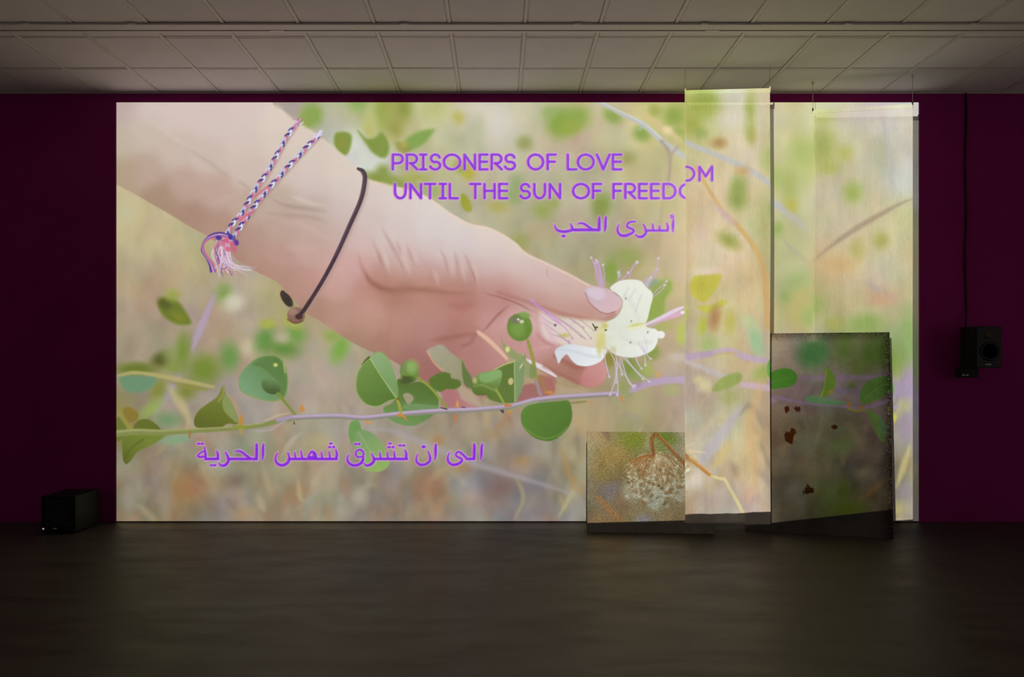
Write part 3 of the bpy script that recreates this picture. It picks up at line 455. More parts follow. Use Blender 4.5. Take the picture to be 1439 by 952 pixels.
def paint_branch(cv):
    e, st, po = cv.ell, cv.stroke, cv.poly
    q = crop(480, 470, 6); z = crop(660, 420, 4.533); g = crop(160, 480, 4.76)
    # bottom left cluster
    po(g((20,510),(60,540),(85,590),(70,640),(10,660)), (104,122,46), 1.8); po(g((60,450),(110,440),(160,480),(150,530),(100,540),(70,500)), (140,122,48), 2); st(g((30,460),(80,540),(130,610)), (150,146,56), w=4, soft=1.2)
    po(g((130,570),(165,528),(230,522),(290,560),(310,600),(220,610),(150,605)), (98,112,40), 1.6)
    po(g((60,650),(140,615),(330,608),(330,640),(240,700),(160,735),(110,800),(80,820),(60,790),(55,720)), grad((112,134,48),(200,615),(92,106,34),(175,650)), 1.4); st(g((70,800),(110,720),(200,650)), (74,86,30), w=2, soft=1.5, alpha=.5)
    po(g((535,530),(560,470),(620,420),(690,370),(715,320),(735,300),(745,350),(790,420),(830,545),(760,550),(700,582),(560,578)), grad((112,128,50),(310,560),(94,106,34),(300,600)), 1.3)
    po(g((740,355),(765,375),(800,440),(830,540),(790,520),(735,460),(725,400)), (130,150,84), 1.6); st(g((735,300),(728,350),(700,400)), (140,146,66), w=3, soft=1.2)
    # round leaf with a bud, left
    H = g((1040,90),(1110,110),(1150,180),(1163,280),(1140,370),(1060,400),(960,382),(860,342),(830,290),(845,210),(900,150),(960,105))
    po([(x+.5, y+.5) for x, y in H], (132,158,84), 1.4); po([(380+(x-380)*.96, 532+(y-532)*.96) for x, y in H], grad((112,160,116),(350,550),(88,134,70),(392,515)), 1.2)
    po(g((930,150),(1040,100),(1110,125),(1145,200),(1150,320),(1120,380),(1060,240),(1000,180)), (84,128,64), 3, .8); po(g((990,260),(1060,240),(1110,290),(1105,340),(1050,352),(1000,320)), grad((100,146,88),(385,532),(64,92,46),(383,552)), 1.3)
    st(g((1095,345,16),(1140,400,20),(1180,450,16),(1210,485,14)), (122,142,56), soft=.9); e(387,513,3,2.5,(206,206,110),.6); st(g((1135,150),(1145,210)), (176,190,100), w=2, soft=1, alpha=.8)
    # leaf pair under the branch, behind the writing
    po(q((60,790),(75,740),(110,725),(150,740),(170,830),(165,900),(150,960),(90,940),(60,860)), (104,158,80), 1.5)
    po([(501,606),(512,604),(526,611),(537,624),(547,643),(546,654),(536,662),(521,663),(508,655),(502,640),(498,622)], grad((116,156,100),(510,610),(138,180,88),(530,660)), 1.5); st([(504,608),(516,628),(528,650)], (152,186,120), w=1.6, soft=1.2, alpha=.6)
    # leaf behind, with a hole
    po(q((470,380),(560,420),(650,400),(770,440),(815,550),(805,640),(760,690),(680,742),(600,772),(500,760),(410,720),(350,625),(440,560)), grad((78,116,46),(590,545),(104,150,82),(575,596)), 1.2)
    po(q((520,600),(600,585),(790,600),(800,625),(540,635)), (110,152,96), 1.6, .8); po(q((518,510),(560,495),(605,530),(590,570),(560,590),(535,555)), (158,150,122), 1.1)
    # big front leaf
    A = q((300,147),(350,160),(400,220),(440,310),(470,430),(468,535),(400,562),(330,600),(270,610),(190,580),(130,500),(118,420),(135,320),(180,250),(240,195))
    po(q((170,260),(200,210),(235,185),(240,230),(190,300)), (78,92,40), 1.3); po(A, (136,170,84), 1.1); po([(530+(x-530)*.965, 536+(y-536)*.965) for x, y in A], grad((104,146,66),(505,520),(82,124,48),(535,570)), .9)
    po(q((245,200),(300,152),(350,165),(400,225),(438,315),(466,430),(465,532),(415,470),(350,360),(280,260)), grad((132,172,116),(530,500),(112,156,92),(552,545)), 1); st(q((242,205),(300,300),(360,390),(420,480),(460,535)), (170,196,126), w=1.6, soft=.9, alpha=.85)
    st(q((420,510),(300,530),(180,480)), (76,112,46), w=1, soft=1, alpha=.5)
    # first bud
    e(575,522.5,13,15.5,(96,140,56),.1,-15); e(578,516,9,9,(132,174,88),.7); e(572,534,9,6,(66,88,36),.6); e(567,517,4,6,(120,128,92),.8,alpha=.7); st([(564,524),(574,528),(586,522)], (120,160,62), w=1.2, soft=.8, alpha=.7)
    st(q((640,365,20),(740,440,20),(810,520,20),(885,610,18)), (136,156,58), soft=.8)
    # leaves behind the branch, middle
    po(q((735,385),(800,335),(860,318),(915,335),(925,370),(990,385),(1005,430),(950,462),(880,462),(830,485),(770,450)), (82,116,44), 1.4); po(q((1015,225),(1050,290),(1100,375),(1100,450),(1050,440),(1020,370)), (92,120,62), 1.6)
    # folded leaf with a hole
    po(z((160,450),(280,400),(350,350),(346,450),(335,560),(300,640),(282,660),(190,662),(110,625),(150,560)), (88,122,50), 1); po(z((285,400),(350,350),(348,455),(337,560),(300,645),(284,655),(282,500)), (118,152,100), .9)
    st(z((155,452),(230,415),(280,400),(345,353)), (188,192,110), w=1.4, soft=.7); st(z((283,405),(286,520),(288,660)), (156,176,110), w=1.2, soft=.7); e(717.5,536,3.6,5,(196,184,118),.3,10); st(z((320,440),(335,415)), (206,200,140), w=2, soft=.9)
    po(z((200,250),(225,290),(300,340),(350,375),(405,450),(412,495),(380,505),(345,480),(345,420),(250,370),(215,320)), (138,154,100), 1.8, .9); e(713,491,3,4,(216,216,140),.6)
    # second bud
    po(q((1105,410),(1150,335),(1250,310),(1335,298),(1352,350),(1325,440),(1270,500),(1150,515),(1100,475)), grad((122,166,90),(690,522),(80,112,40),(680,556)), .9); po(q((1160,345),(1250,318),(1330,305),(1340,350),(1260,400),(1180,400)), (126,174,104), 2.2, .8); st(q((1110,440),(1180,425),(1240,450),(1300,480)), (142,166,84), w=1.6, soft=1, alpha=.7)
    e(667,535,3,4,(176,176,110),.7)
    st(q((1300,462,20),(1340,530,20),(1375,600,18),(1395,650,12)), (140,160,62), soft=.8)
    # round leaf under the branch
    po(z((330,720),(370,680),(450,662),(560,652),(632,652),(652,740),(632,812),(580,870),(510,906),(420,890),(360,842),(328,785)), grad((84,134,48),(740,575),(72,118,42),(790,610)), 1.1); st(z((350,820),(400,860),(480,890),(560,870),(620,820)), (120,160,64), w=1.4, soft=1, alpha=.7)
    st(z((600,690),(540,760),(510,830)), (96,146,60), w=1.2, soft=1, alpha=.5); st(z((640,665,8),(700,658,14),(740,654,10)), (126,130,60), soft=1, alpha=.8)
    # the branch itself, green at the left and mauve further on
    pth = [(150,610,9),(189,606,8.5),(227,607,8),(265,605,6.5),(300,603,6),(332,601,5.5),(370,596,6),(391,591,6.5),(412,587,6.5),(454,585,6.5),(480,585,6.6),(513,587,6.6),(560,582,7),(613,578,7.4),(663,576,7),(700,573,6.4),(720,570.5,6),(738,566,8),(755,562,8),(792,558,7.4),(830,555.5,7),(865,553,7),(881,549,7)]
    st([(x, y+1, w) for x, y, w in pth[:9]], (128,140,76), soft=1.1); st([(x, y-1.5, w*.4) for x, y, w in pth[:7]], (168,170,112), soft=1, alpha=.6)
    st(pth[7:], (166,148,172), soft=1); st([(x, y+2.6, w*.35) for x, y, w in pth[7:]], (124,132,104), soft=1, alpha=.8); st([(x, y-1.6, w*.3) for x, y, w in pth[8:]], (196,180,200), soft=.9, alpha=.7)
    st([(868,554,6),(880,550.5,8),(892,546,9),(910,539,10),(932,535,10),(968,533,9),(1000,530,9)], (174,154,182), soft=1.6); st(z((280,700,8),(340,678,16),(430,655,14)), (142,156,116), soft=1, alpha=.9)
    st(g((950,600),(1050,590),(1100,555),(1150,530)), (176,168,172), w=3, soft=1.5, alpha=.6); st(g((1010,530),(1080,500),(1170,480)), (196,184,150), w=2, soft=1.4, alpha=.7)
    # third bud on its stalk, thorns
    st(z((368,262,18),(385,320,22),(405,400,22),(420,480,22),(432,560,20),(450,610,22)), (146,150,66), soft=.9); st(z((425,520,14),(440,580,18),(452,612,20)), (152,134,150), soft=.9); st(z((455,500),(470,560),(490,600)), (150,136,60), w=2.4, soft=1.2, alpha=.8)
    e(730,460,17.5,19.5,(92,134,46),.08,-10); e(727,462,11,12,(112,158,62),.7); e(737,443,8,4.5,(120,164,76),.5,10); e(724,450,8,5,(112,118,92),.7); e(733,452,3,2.5,(206,206,180),.7); e(728,449,1.6,1.6,(220,216,200),.6); st([(741,450),(747,462),(744,472)], (126,166,60), w=2, soft=1.3, alpha=.7)
    po(z((385,415),(420,440),(415,500),(385,500)), (116,140,84), 1.5, .8)
    for p, c in [(q((470,545,20),(485,600,26),(500,660,22)), (160,158,62)), (q((465,540,14),(490,555,12)), (120,96,40)), (q((480,680,24),(520,690,20),(548,730,4)), (214,134,48)), (q((975,555,6),(975,600,30)), (222,150,70)), (q((960,690,26),(968,745,4)), (206,116,60)), (q((205,735,22),(270,750,5)), (212,150,70)),
                 (q((835,618,8),(885,630,12)), (80,50,66)), (q((1010,612,7),(1040,618,8)), (90,60,86)), (q((1340,640,10),(1355,655,10)), (70,50,84)), (q((1385,600,26),(1430,600,14)), (210,120,60)), (q((1410,650,24),(1420,690,8)), (214,134,60)), (z((485,595,14),(520,595,16),(510,610,8)), (214,134,48)),
                 (z((960,620,16),(975,650,14)), (206,140,70)), (z((770,660,14),(775,685,6)), (196,146,84)), (z((210,712,10),(212,725,8)), (60,40,60)), (g((855,490,8),(850,530,30),(845,570,20)), (196,140,56)), (g((800,570,22),(880,575,26)), (136,150,56)), (g((848,590,24),(858,630,6)), (176,150,76)), (g((1255,420,6),(1258,455,34)), (206,140,60)), (g((1205,540),(1206,552)), (90,70,50)), (g((508,610,22),(505,650,5)), (164,122,70))]:
        st(p, c, w=1.6, soft=.8)

def paint_flower(cv):
    e, st, po = cv.ell, cv.stroke, cv.poly
    f = crop(760, 350, 4.533); r = cv.rng
    # foliage behind
    for x, y, rx, ry, c, a in [(745,390,50,90,(136,166,66),.9),(800,240,45,60,(146,170,78),.8),(725,230,45,40,(116,158,112),.8),(450,160,34,60,(128,162,62),.9),(560,50,50,40,(146,160,90),.6),(700,660,60,50,(120,150,58),.9),(620,780,80,60,(128,152,72),.8),
                               (440,690,36,60,(134,132,48),.9),(560,740,40,60,(116,146,60),.9),(530,890,40,50,(140,156,84),.8),(780,500,60,34,(160,170,90),.8),(830,900,60,40,(160,168,104),.7),(680,770,40,40,(160,172,90),.8),(900,540,44,66,(168,192,72),.9),(745,800,20,20,(206,160,84),.8),(610,860,30,20,(160,120,150),.5),
                               (830,540,50,30,(190,160,140),.5),(870,690,60,30,(196,184,176),.6)]:
        p = f((x, y))[0]; e(p[0], p[1], rx/4.533, ry/4.533, c, .55, 0, a)
    po(f((690,330),(720,240),(800,200),(830,240),(790,330),(760,440),(700,480),(670,440)), (132,164,62), 3)
    # stamens standing behind the petals
    def sta(p, c=(192,160,198), w=1.6, tip=(220,214,234), a=.85):
        q_ = f(*p); st(q_, c, w=w, soft=.9, alpha=a); e(q_[-1][0], q_[-1][1], 1.7, 1.5, tip, .9, alpha=.7)
    for p in [((380,235),(360,150),(320,55)),((390,235),(385,160),(350,70)),((400,235),(405,170),(395,100)),((370,230),(350,170),(345,90)),((385,230),(375,120),(360,80)),((460,240),(510,200),(560,150),(615,85)),((480,230),(540,170),(555,150)),((490,200),(495,150)),((560,200),(580,120),(610,80)),
              ((640,220),(700,170),(740,125)),((660,220),(690,195)),((680,240),(730,160),(748,60)),((700,300),(750,250),(800,205)),((690,320),(760,270),(790,230)),((670,250),(690,190),(700,180))]: sta(p)
    st(f((350,90),(370,160),(385,230)), (196,158,198), w=7, soft=3.5, alpha=.55); st(f((670,230),(690,195)), (168,196,206), w=4, soft=2, alpha=.7); st(f((495,145),(500,170)), (186,206,216), w=4, soft=2, alpha=.6)
    # petals
    po(f((90,430),(180,440),(300,455),(430,470),(450,560),(430,650),(330,665),(200,640),(120,610),(30,570),(0,500),(0,400)), (222,210,202), 4.5, .88)
    po(f((440,250),(490,208),(560,194),(632,202),(668,240),(712,290),(694,380),(672,460),(625,505),(500,530),(420,540),(395,480),(470,440),(510,390),(520,330),(490,290)), grad((226,230,220),(890,400),(214,222,206),(860,465)), 1.1)
    po(f((410,520),(480,505),(600,482),(700,505),(745,530),(738,600),(700,652),(600,690),(500,682),(440,650),(412,600)), grad((216,222,206),(865,465),(226,230,226),(905,495)), 1.1); e(928.5,470.5,5.6,5.4,(226,230,228),.2); st(f((720,520),(750,545)), (226,230,228), w=6, soft=1)
    po(f((88,650),(130,618),(200,608),(300,625),(405,640),(408,680),(370,722),(300,746),(235,740),(195,708),(165,672),(135,695),(112,730),(100,700)), grad((206,212,220),(780,490),(226,232,234),(830,510)), 1.1)
    st(f((130,640),(200,650),(300,680),(380,690)), (190,200,208), w=3, soft=2.4, alpha=.5); st(f((520,560),(600,600),(700,590)), (198,208,196), w=5, soft=4, alpha=.5); st(f((540,300),(600,380),(620,450)), (204,214,206), w=6, soft=4, alpha=.5)
    for x, y, rx, ry, c, a in [(380,570,30,70,(206,204,112),.8),(405,490,20,20,(196,182,70),.8),(610,488,50,14,(196,206,110),.9),(150,550,34,14,(196,184,96),.8),(300,520,90,60,(226,220,192),.6),(370,640,14,40,(204,202,120),.7),(460,640,20,20,(190,196,140),.7)]:
        p = f((x, y))[0]; e(p[0], p[1], rx/4.533, ry/4.533, c, .7, -10 if rx > 40 else 0, a)
    # stamens in front, to the left across the palm
    for p in [((0,400),(60,440),(150,500),(200,570)),((0,380),(90,430),(160,480),(260,560)),((110,440),(200,500),(280,570)),((180,440),(240,480),(320,570)),((60,540),(120,560),(180,590)),((0,420),(40,460),(90,485)),((250,450),(300,490),(340,520)),((20,470),(110,540),(180,600)),((200,460),(270,500))]:
        sta(p, (172,132,170), 1.1, (190,150,180), .7)
    st(f((-60,330),(0,375),(70,430),(120,470)), (206,150,204), w=3.5, soft=1.6, alpha=.9); st(f((-90,330),(-30,350),(40,410)), (170,120,170), w=1.6, soft=1, alpha=.8); st(f((330,478),(350,515)), (56,52,34), w=1.7, soft=.7); e(838,460,2,1.6,(80,80,50),.5); e(851,464,1.6,1.2,(70,70,46),.5)
    st(f((0,450),(50,520),(90,600)), (214,170,186), w=7, soft=4, alpha=.5); e(780,457,2,1.8,(120,100,140),.5)
    for x, y in [(540,315),(575,460),(570,595),(680,530)]:
        p = f((x, y))[0]; e(p[0], p[1], 1.3, 1.7, (132,140,116), .6, 30, .8)
    for p in [((600,250),(560,330)),((640,290),(600,400)),((560,240),(530,300)),((660,560),(680,650))]: st(f(*p), (190,184,206), w=1.2, soft=1.1, alpha=.6)
    # long pistil and stamens to the right
    st(f((660,485,16),(760,440,24),(850,395,26),(905,370,14)), (218,200,222), soft=1.3); st(f((690,495,8),(790,445,18),(850,425,26),(900,408,16)), (214,160,206), soft=1.4, alpha=.9); e(959,439,3,2.6,(226,214,234),.6); st(f((560,510),(660,488)), (226,226,190), w=4, soft=1.6)
    # hanging filaments
    for p in [((400,650),(415,740),(435,815)),((470,650),(485,740),(478,850)),((520,685),(600,770),(690,845)),((540,690),(590,760),(650,830)),((600,685),(625,740),(640,762)),((480,720),(540,810),(590,880)),((650,620),(680,680),(700,700)),((440,655),(470,720),(490,860),(485,930)),((500,720),(515,800)),((660,650),(665,740)),((510,700),(560,850),(600,870)),((620,600),(660,660)),((480,760),(470,840),(440,930))]:
        sta(p, (204,188,214), 1.5, (214,200,226), .85)

GLYPHS = {  # strokes on a unit cap height, x in units of the letter's width
 'P': [[(0,1),(0,0),(.55,0),'a',(.55,.29,.45,.29,-90,90),(.55,.58),(0,.58)]],
 'R': [[(0,1),(0,0),(.55,0),'a',(.55,.29,.42,.29,-90,90),(.55,.58),(.3,.58)],[(.38,.58),(1,1)]],
 'I': [[(.5,0),(.5,1)],[(0,0),(1,0)],[(0,1),(1,1)]],
 'S': [['a',(.5,.27,.42,.27,-15,-90),'a',(.5,.27,.42,.27,-90,-180),'a',(.5,.27,.42,.25,180,100),'a',(.5,.74,.46,.26,-80,90),'a',(.5,.74,.5,.26,90,165)]],
 'O': [['a',(.5,.5,.5,.5,0,360)]],
 'N': [[(0,1),(0,0),(1,1),(1,0)]], 'E': [[(1,0),(0,0),(0,1),(1,1)],[(0,.48),(.95,.48)]], 'F': [[(1,0),(0,0),(0,1)],[(0,.48),(.9,.48)]],
 'L': [[(0,0),(0,1),(1,1)]], 'V': [[(0,0),(.5,1),(1,0)]], 'U': [[(0,0),(0,.55),'a',(.5,.55,.5,.45,180,0),(1,.55),(1,0)]], 'T': [[(0,0),(1,0)],[(.5,0),(.5,1)]], 'H': [[(0,0),(0,1)],[(1,0),(1,1)],[(0,.48),(1,.48)]],
 'D': [[(0,0),(0,1),(.42,1),'a',(.42,.5,.58,.5,90,-90),(.42,0),(0,0)]], 'M': [[(0,1),(0,0),(.5,.72),(1,0),(1,1)]]}
def glyph(ch, x0, x1, y0, y1):
    out = []
    for s_ in GLYPHS[ch]:
        p = []; it = iter(s_)
        for v in it:
            if v == 'a':
                cx, cy, rx, ry, a0, a1 = next(it); n = max(6, int(abs(a1-a0)/12))
                for k in range(n+1):
                    a = math.radians(a0+(a1-a0)*k/n); p.append((cx+rx*math.cos(a), cy+ry*math.sin(a)))
            else: p.append(v)
        out.append([(x0+u*(x1-x0), y0+v*(y1-y0)) for u, v in p])
    return out
def paint_text(cv):
    L1 = [('P',550,567.5),('R',569.7,588),('I',588.3,600.8),('S',602.5,620.8),('O',621.7,648.3),('N',650.8,669.2),('E',672,686.7),('R',688.8,706.7),('S',707.5,725.8),('O',740,765),('F',767.5,782.5),('L',795.8,811.7),('O',810,835.8),('V',836.7,858.3),('E',859.2,874.7)]
    L2 = [('U',553,571.7),('N',574.7,593.3),('T',595,613.3),('I',616,628.3),('L',630,645),('T',658.7,676.7),('H',678.8,696.7),('E',699.5,714.7),('S',729,746.7),('U',748.8,767.5),('N',770.5,788.7),('O',803.3,829.2),('F',831.3,846.3),('F',860,875),('R',876.7,894.2),('E',896.2,910.8),('E',913,927.5),('D',930.3,950.8),('O',953.3,979),('M',983,1005)]
    paths = []
    hw = 1.9
    for line, y0, y1 in ((L1, 215.2, 239.8), (L2, 256.5, 280.4)):
        for ch, a, b in line:
            paths += [[(x, y, 3.3) for x, y in g] for g in glyph(ch, a+hw, b-hw, y0+hw, y1-hw)]
    A = crop(760, 290, 6.852); B = crop(265, 605, 6.54); C = crop(475, 605, 6.54)
    def dot(c, x, y, s=20): return c((x-s*.22, y, s), (x+s*.22, y, s))
    paths += [A((132,175,5),(140,205,14),(165,232,22),(215,243,26),(262,238,26),(300,226,26)), A((283,165,8),(298,195,18),(305,226,22)), A((300,226,28),(560,226,28)), A((352,172,6),(380,160,14),(420,170,20),(460,198,22),(500,222,22)), A((562,98,12),(560,150,26),(560,226,28)),
              A((628,98,12),(622,130,22),(620,200,22),(612,240,8)), dot(A, 218, 285, 26), A((752,172,4),(738,205,12),(740,245,20),(765,275,24),(805,283,28),(860,265,26),(892,240,20),(880,218,20),(840,203,20),(828,182,16),(845,158,18),(875,146,16),(908,148,14)),
              A((908,270,8),(935,290,20),(970,292,26),(1000,270,24),(1012,240,22),(1000,200,16),(985,170,8)), A((1012,232,22),(1220,232,22)), A((1075,165,8),(1080,225,20)), A((1140,185,8),(1145,225,20)), A((1212,158,8),(1222,200,20),(1218,232,22)), A((1275,118,8),(1272,180,24),(1270,245,8)), A((1278,80,7),(1252,84,8),(1256,98,8),(1276,98,6)), A((1245,112,7),(1280,100,7)),
              dot(B,92,122), dot(B,125,122), B((142,150,8),(152,200,18),(156,262,22)), B((150,190,12),(115,200,12),(84,232,14),(100,245,18),(140,240,18)), B((156,262,24),(270,262,24)), B((255,185,8),(268,220,20),(268,262,22)), dot(B,210,320), dot(B,240,320),
              B((275,300,8),(300,322,20),(335,318,26),(362,290,24),(366,262,22),(352,225,18),(336,198,8)), B((362,262,24),(625,262,24)), B((420,198,6),(450,188,14),(490,200,20),(530,232,22),(570,258,20)), B((622,120,12),(625,150,24),(622,262,26)), B((688,122,10),(683,160,22),(682,225,20),(675,272,6)),
              B((818,202,4),(800,240,12),(800,280,18),(825,312,24),(865,320,26),(905,300,26),(925,262,22),(912,205,10)), B((922,262,24),(1360,262,24)), B((972,198,8),(982,258,18)), B((1030,185,8),(1045,258,20)), B((1095,255,16),(1108,222,14),(1134,194,20),(1160,215,24),(1170,250,24)), B((1108,248,26),(1165,248,26)), B((1148,215,20),(1158,240,24)), B((1218,195,8),(1228,258,18)), B((1290,192,8),(1300,258,18)), B((1350,172,8),(1362,215,20),(1355,262,22)), dot(B,1307,120), dot(B,1295,153), dot(B,1332,153),
              dot(C,160,125), dot(C,192,125), C((228,250,16),(232,205,16),(205,178,18),(170,190,14),(162,225,14),(185,245,16),(215,240,14)), C((98,220,5),(84,255,14),(95,295,22),(135,320,26),(185,315,26),(222,285,24),(232,245,18)), C((235,300,8),(260,322,20),(295,315,26),(325,288,24),(328,255,20),(305,210,8)), C((328,262,24),(632,262,24)), C((382,198,8),(392,258,18)), C((450,198,8),(458,258,18)), C((512,190,8),(522,258,20)), C((612,178,8),(626,215,20),(624,262,22)),
              dot(C,477,120), dot(C,468,153), dot(C,505,153), dot(C,568,138), dot(C,602,138), C((735,212,4),(718,250,12),(722,290,18),(755,315,24),(800,312,24),(838,285,22),(845,245,18),(825,190,8)), dot(C,785,150,26), C((900,122,10),(895,160,22),(895,225,20),(888,272,6)),
              C((1025,200,4),(1008,240,12),(1012,285,20),(1050,315,24),(1100,308,26),(1136,282,20),(1130,258,18),(1090,238,16),(1082,215,14),(1110,196,16),(1150,225,18),(1185,262,20)), C((1185,262,24),(1250,262,24)), C((1250,122,12),(1252,150,24),(1248,262,26)), C((1325,122,10),(1318,160,22),(1316,225,20),(1308,272,6))]
    for p in paths: cv.stroke([(x, y, w+2.8) for x, y, w in p], (214,180,222), soft=1.4, alpha=.6, smooth=len(p) < 30 and abs(p[0][2]-3.3) > .01)
    for p in paths: cv.stroke([(x-.9, y+.2, w+.4) for x, y, w in p], (206,90,196), soft=.8, alpha=.85, smooth=abs(p[0][2]-3.3) > .01)
    for p in paths: cv.stroke([(x+.2, y, w-.2) for x, y, w in p], (134,44,220), soft=.7, smooth=abs(p[0][2]-3.3) > .01)
    for p in paths: cv.stroke([(x+.9, y+.4, max(.8, w*.3)) for x, y, w in p], (112,52,214), soft=.8, alpha=.5, smooth=abs(p[0][2]-3.3) > .01)

def paint_frame():
    cv = Canvas()
    paint_background(cv); paint_blurred_plants(cv); paint_strips(cv); paint_hand(cv); paint_bracelets(cv); paint_branch(cv); paint_flower(cv)
    n = value_noise(cv.rng, CW, CH, (4, 4))*1.6+value_noise(cv.rng, CW, CH, (10, 10))*1.4
    cv.a += n[..., None]
    m = cv.a.mean(2, keepdims=True); R, G, Bc = cv.a[..., 0], cv.a[..., 1], cv.a[..., 2]
    green = np.clip((G-np.maximum(R, Bc)+8)/30, 0, 1); red = np.clip((R-G-22)/30, 0, 1)*np.clip((Bc+40-G)/30, 0, 1)
    orange = np.clip((R-Bc-60)/40, 0, 1)*np.clip((R-G)/12, 0, 1)
    cv.a[:] = m+(cv.a-m)*(1-.15*green-.08*red-.16*orange)[..., None]; cv.a[..., 0] += 5*green; cv.a[..., 1] += 2*green
    paint_text(cv)
    return np.clip(cv.a, 0, 255)

# ---------------------------------------------------------------- light of the projector carries the frame
def light_projector():
    a = paint_frame()
    x0 = int((163.6-CX0)*CS); x1 = int((1291.6-CX0)*CS); y0 = int((143.8-CY0)*CS); y1 = int((761.5-CY0)*CS)
    m = np.zeros(a.shape[:2], np.float32); m[y0:y1, x0:x1] = 1
    c = a/255.0
    lin = np.where(c <= .04045, c/12.92, ((c+.055)/1.055)**2.4)
    lin = np.maximum(lin-HAZE*np.array([1, .95, .85], np.float32), 0)*m[..., None]
    px = np.ones((CH, CW, 4), np.float32); px[..., :3] = lin[::-1]
    im = bpy.data.images.new('projected_video_frame', CW, CH, float_buffer=True, is_data=True)
    im.pixels.foreach_set(px.ravel()); im.update(); im.pack()
    proj.use_nodes = True; nt = proj.node_tree; N = nt.nodes; L = nt.links; N.clear()
    tc = N.new('ShaderNodeTexCoord'); sp = N.new('ShaderNodeSeparateXYZ'); L.new(tc.outputs['Normal'], sp.inputs[0])
    def mt(op, a_, b_=None):
        n = N.new('ShaderNodeMath'); n.operation = op
        for i, v in enumerate((a_, b_)):
            if v is None: continue
            if isinstance(v, (int, float)): n.inputs[i].default_value = v
            else: L.new(v, n.inputs[i])
        return n.outputs[0]
    az = mt('ABSOLUTE', sp.outputs[2])
    X = mt('MULTIPLY', mt('DIVIDE', sp.outputs[0], az), PJL*PXM); Z = mt('MULTIPLY', mt('DIVIDE', sp.outputs[1], az), PJL*PXM)
    u = mt('DIVIDE', mt('ADD', X, VPX+PXM*PJX-CX0), CX1-CX0); v = mt('DIVIDE', mt('ADD', Z, PXM*PJZ-VPY+CY1), CY1-CY0)
    cb = N.new('ShaderNodeCombineXYZ'); L.new(u, cb.inputs[0]); L.new(v, cb.inputs[1])
    it = N.new('ShaderNodeTexImage'); it.image = im; it.extension = 'CLIP'; it.interpolation = 'Linear'; L.new(cb.outputs[0], it.inputs[0])
    em = N.new('ShaderNodeEmission'); L.new(it.outputs[0], em.inputs[0]); L.new(mt('POWER', az, -3.0), em.inputs[1])
    out = N.new('ShaderNodeOutputLight'); L.new(em.outputs[0], out.inputs[0])
HAZE = .03
light_projector()

# ---------------------------------------------------------------- helpers
def tag(o, label=None, cat=None, group=None, kind=None):
    if label: o['label'] = label
    if cat: o['category'] = cat
    if group: o['group'] = group
    if kind: o['kind'] = kind
    return o
def empty(name, loc):
    o = bpy.data.objects.new(name, None); C.objects.link(o); o.location = loc; o.empty_display_size = .1; return o
def obj(name, bm, mat, parent=None, loc=None, smooth=False):
    me = bpy.data.meshes.new(name)
    if smooth:
        for f in bm.faces: f.smooth = True
    bm.to_mesh(me); bm.free()
    if mat: me.materials.append(mat)
    o = bpy.data.objects.new(name, me); C.objects.link(o)
    if parent: o.parent = parent
    if loc: o.location = loc
    return o
def box(bm, x0, x1, y0, y1, z0, z1, bevel=0, seg=2):
    r = bmesh.ops.create_cube(bm, size=1); vs = r['verts']
    for v in vs: v.co = Vector((x0+(v.co.x+.5)*(x1-x0), y0+(v.co.y+.5)*(y1-y0), z0+(v.co.z+.5)*(z1-z0)))
    if bevel: bmesh.ops.bevel(bm, geom=list({e for v in vs for e in v.link_edges}), offset=bevel, segments=seg, affect='EDGES', profile=.5)
    return bm
def bx(*a, **k): return box(bmesh.new(), *a, **k)
def lathe(prof, seg=32, axis='Y', at=(0, 0, 0)):
    """prof: (radius, height) along the axis, towards the viewer for 'Y' (height is -y)"""
    bm = bmesh.new(); rings = []
    for r, h in prof:
        ring = []
        for k in range(seg):
            a = 2*math.pi*k/seg
            p = (r*math.cos(a), -h, r*math.sin(a)) if axis == 'Y' else (r*math.cos(a), r*math.sin(a), h)
            ring.append(bm.verts.new(Vector(p)+Vector(at)))
        rings.append(ring)
    for a, b in zip(rings, rings[1:]):
        for k in range(seg): bm.faces.new((a[k], a[(k+1) % seg], b[(k+1) % seg], b[k]))
    bm.faces.new(rings[0]); bm.faces.new(rings[-1][::-1])
    bmesh.ops.recalc_face_normals(bm, faces=bm.faces[:]); return bm
def tube(bm, pts, r, seg=6):
    pts = [Vector(p) for p in pts]; rings = []
    for i, p in enumerate(pts):
        d = (pts[min(i+1, len(pts)-1)]-pts[max(i-1, 0)]).normalized(); a = d.orthogonal().normalized()
        if abs(d.z) > .7: a = (Vector((1, 0, 0))-d*d.x).normalized()
        b = d.cross(a); rings.append([bm.verts.new(p+(a*math.cos(2*math.pi*k/seg)+b*math.sin(2*math.pi*k/seg))*r) for k in range(seg)])
    for u, v in zip(rings, rings[1:]):
        for k in range(seg): bm.faces.new((u[k], u[(k+1) % seg], v[(k+1) % seg], v[k]))
    bm.faces.new(rings[0][::-1]); bm.faces.new(rings[-1]); return bm

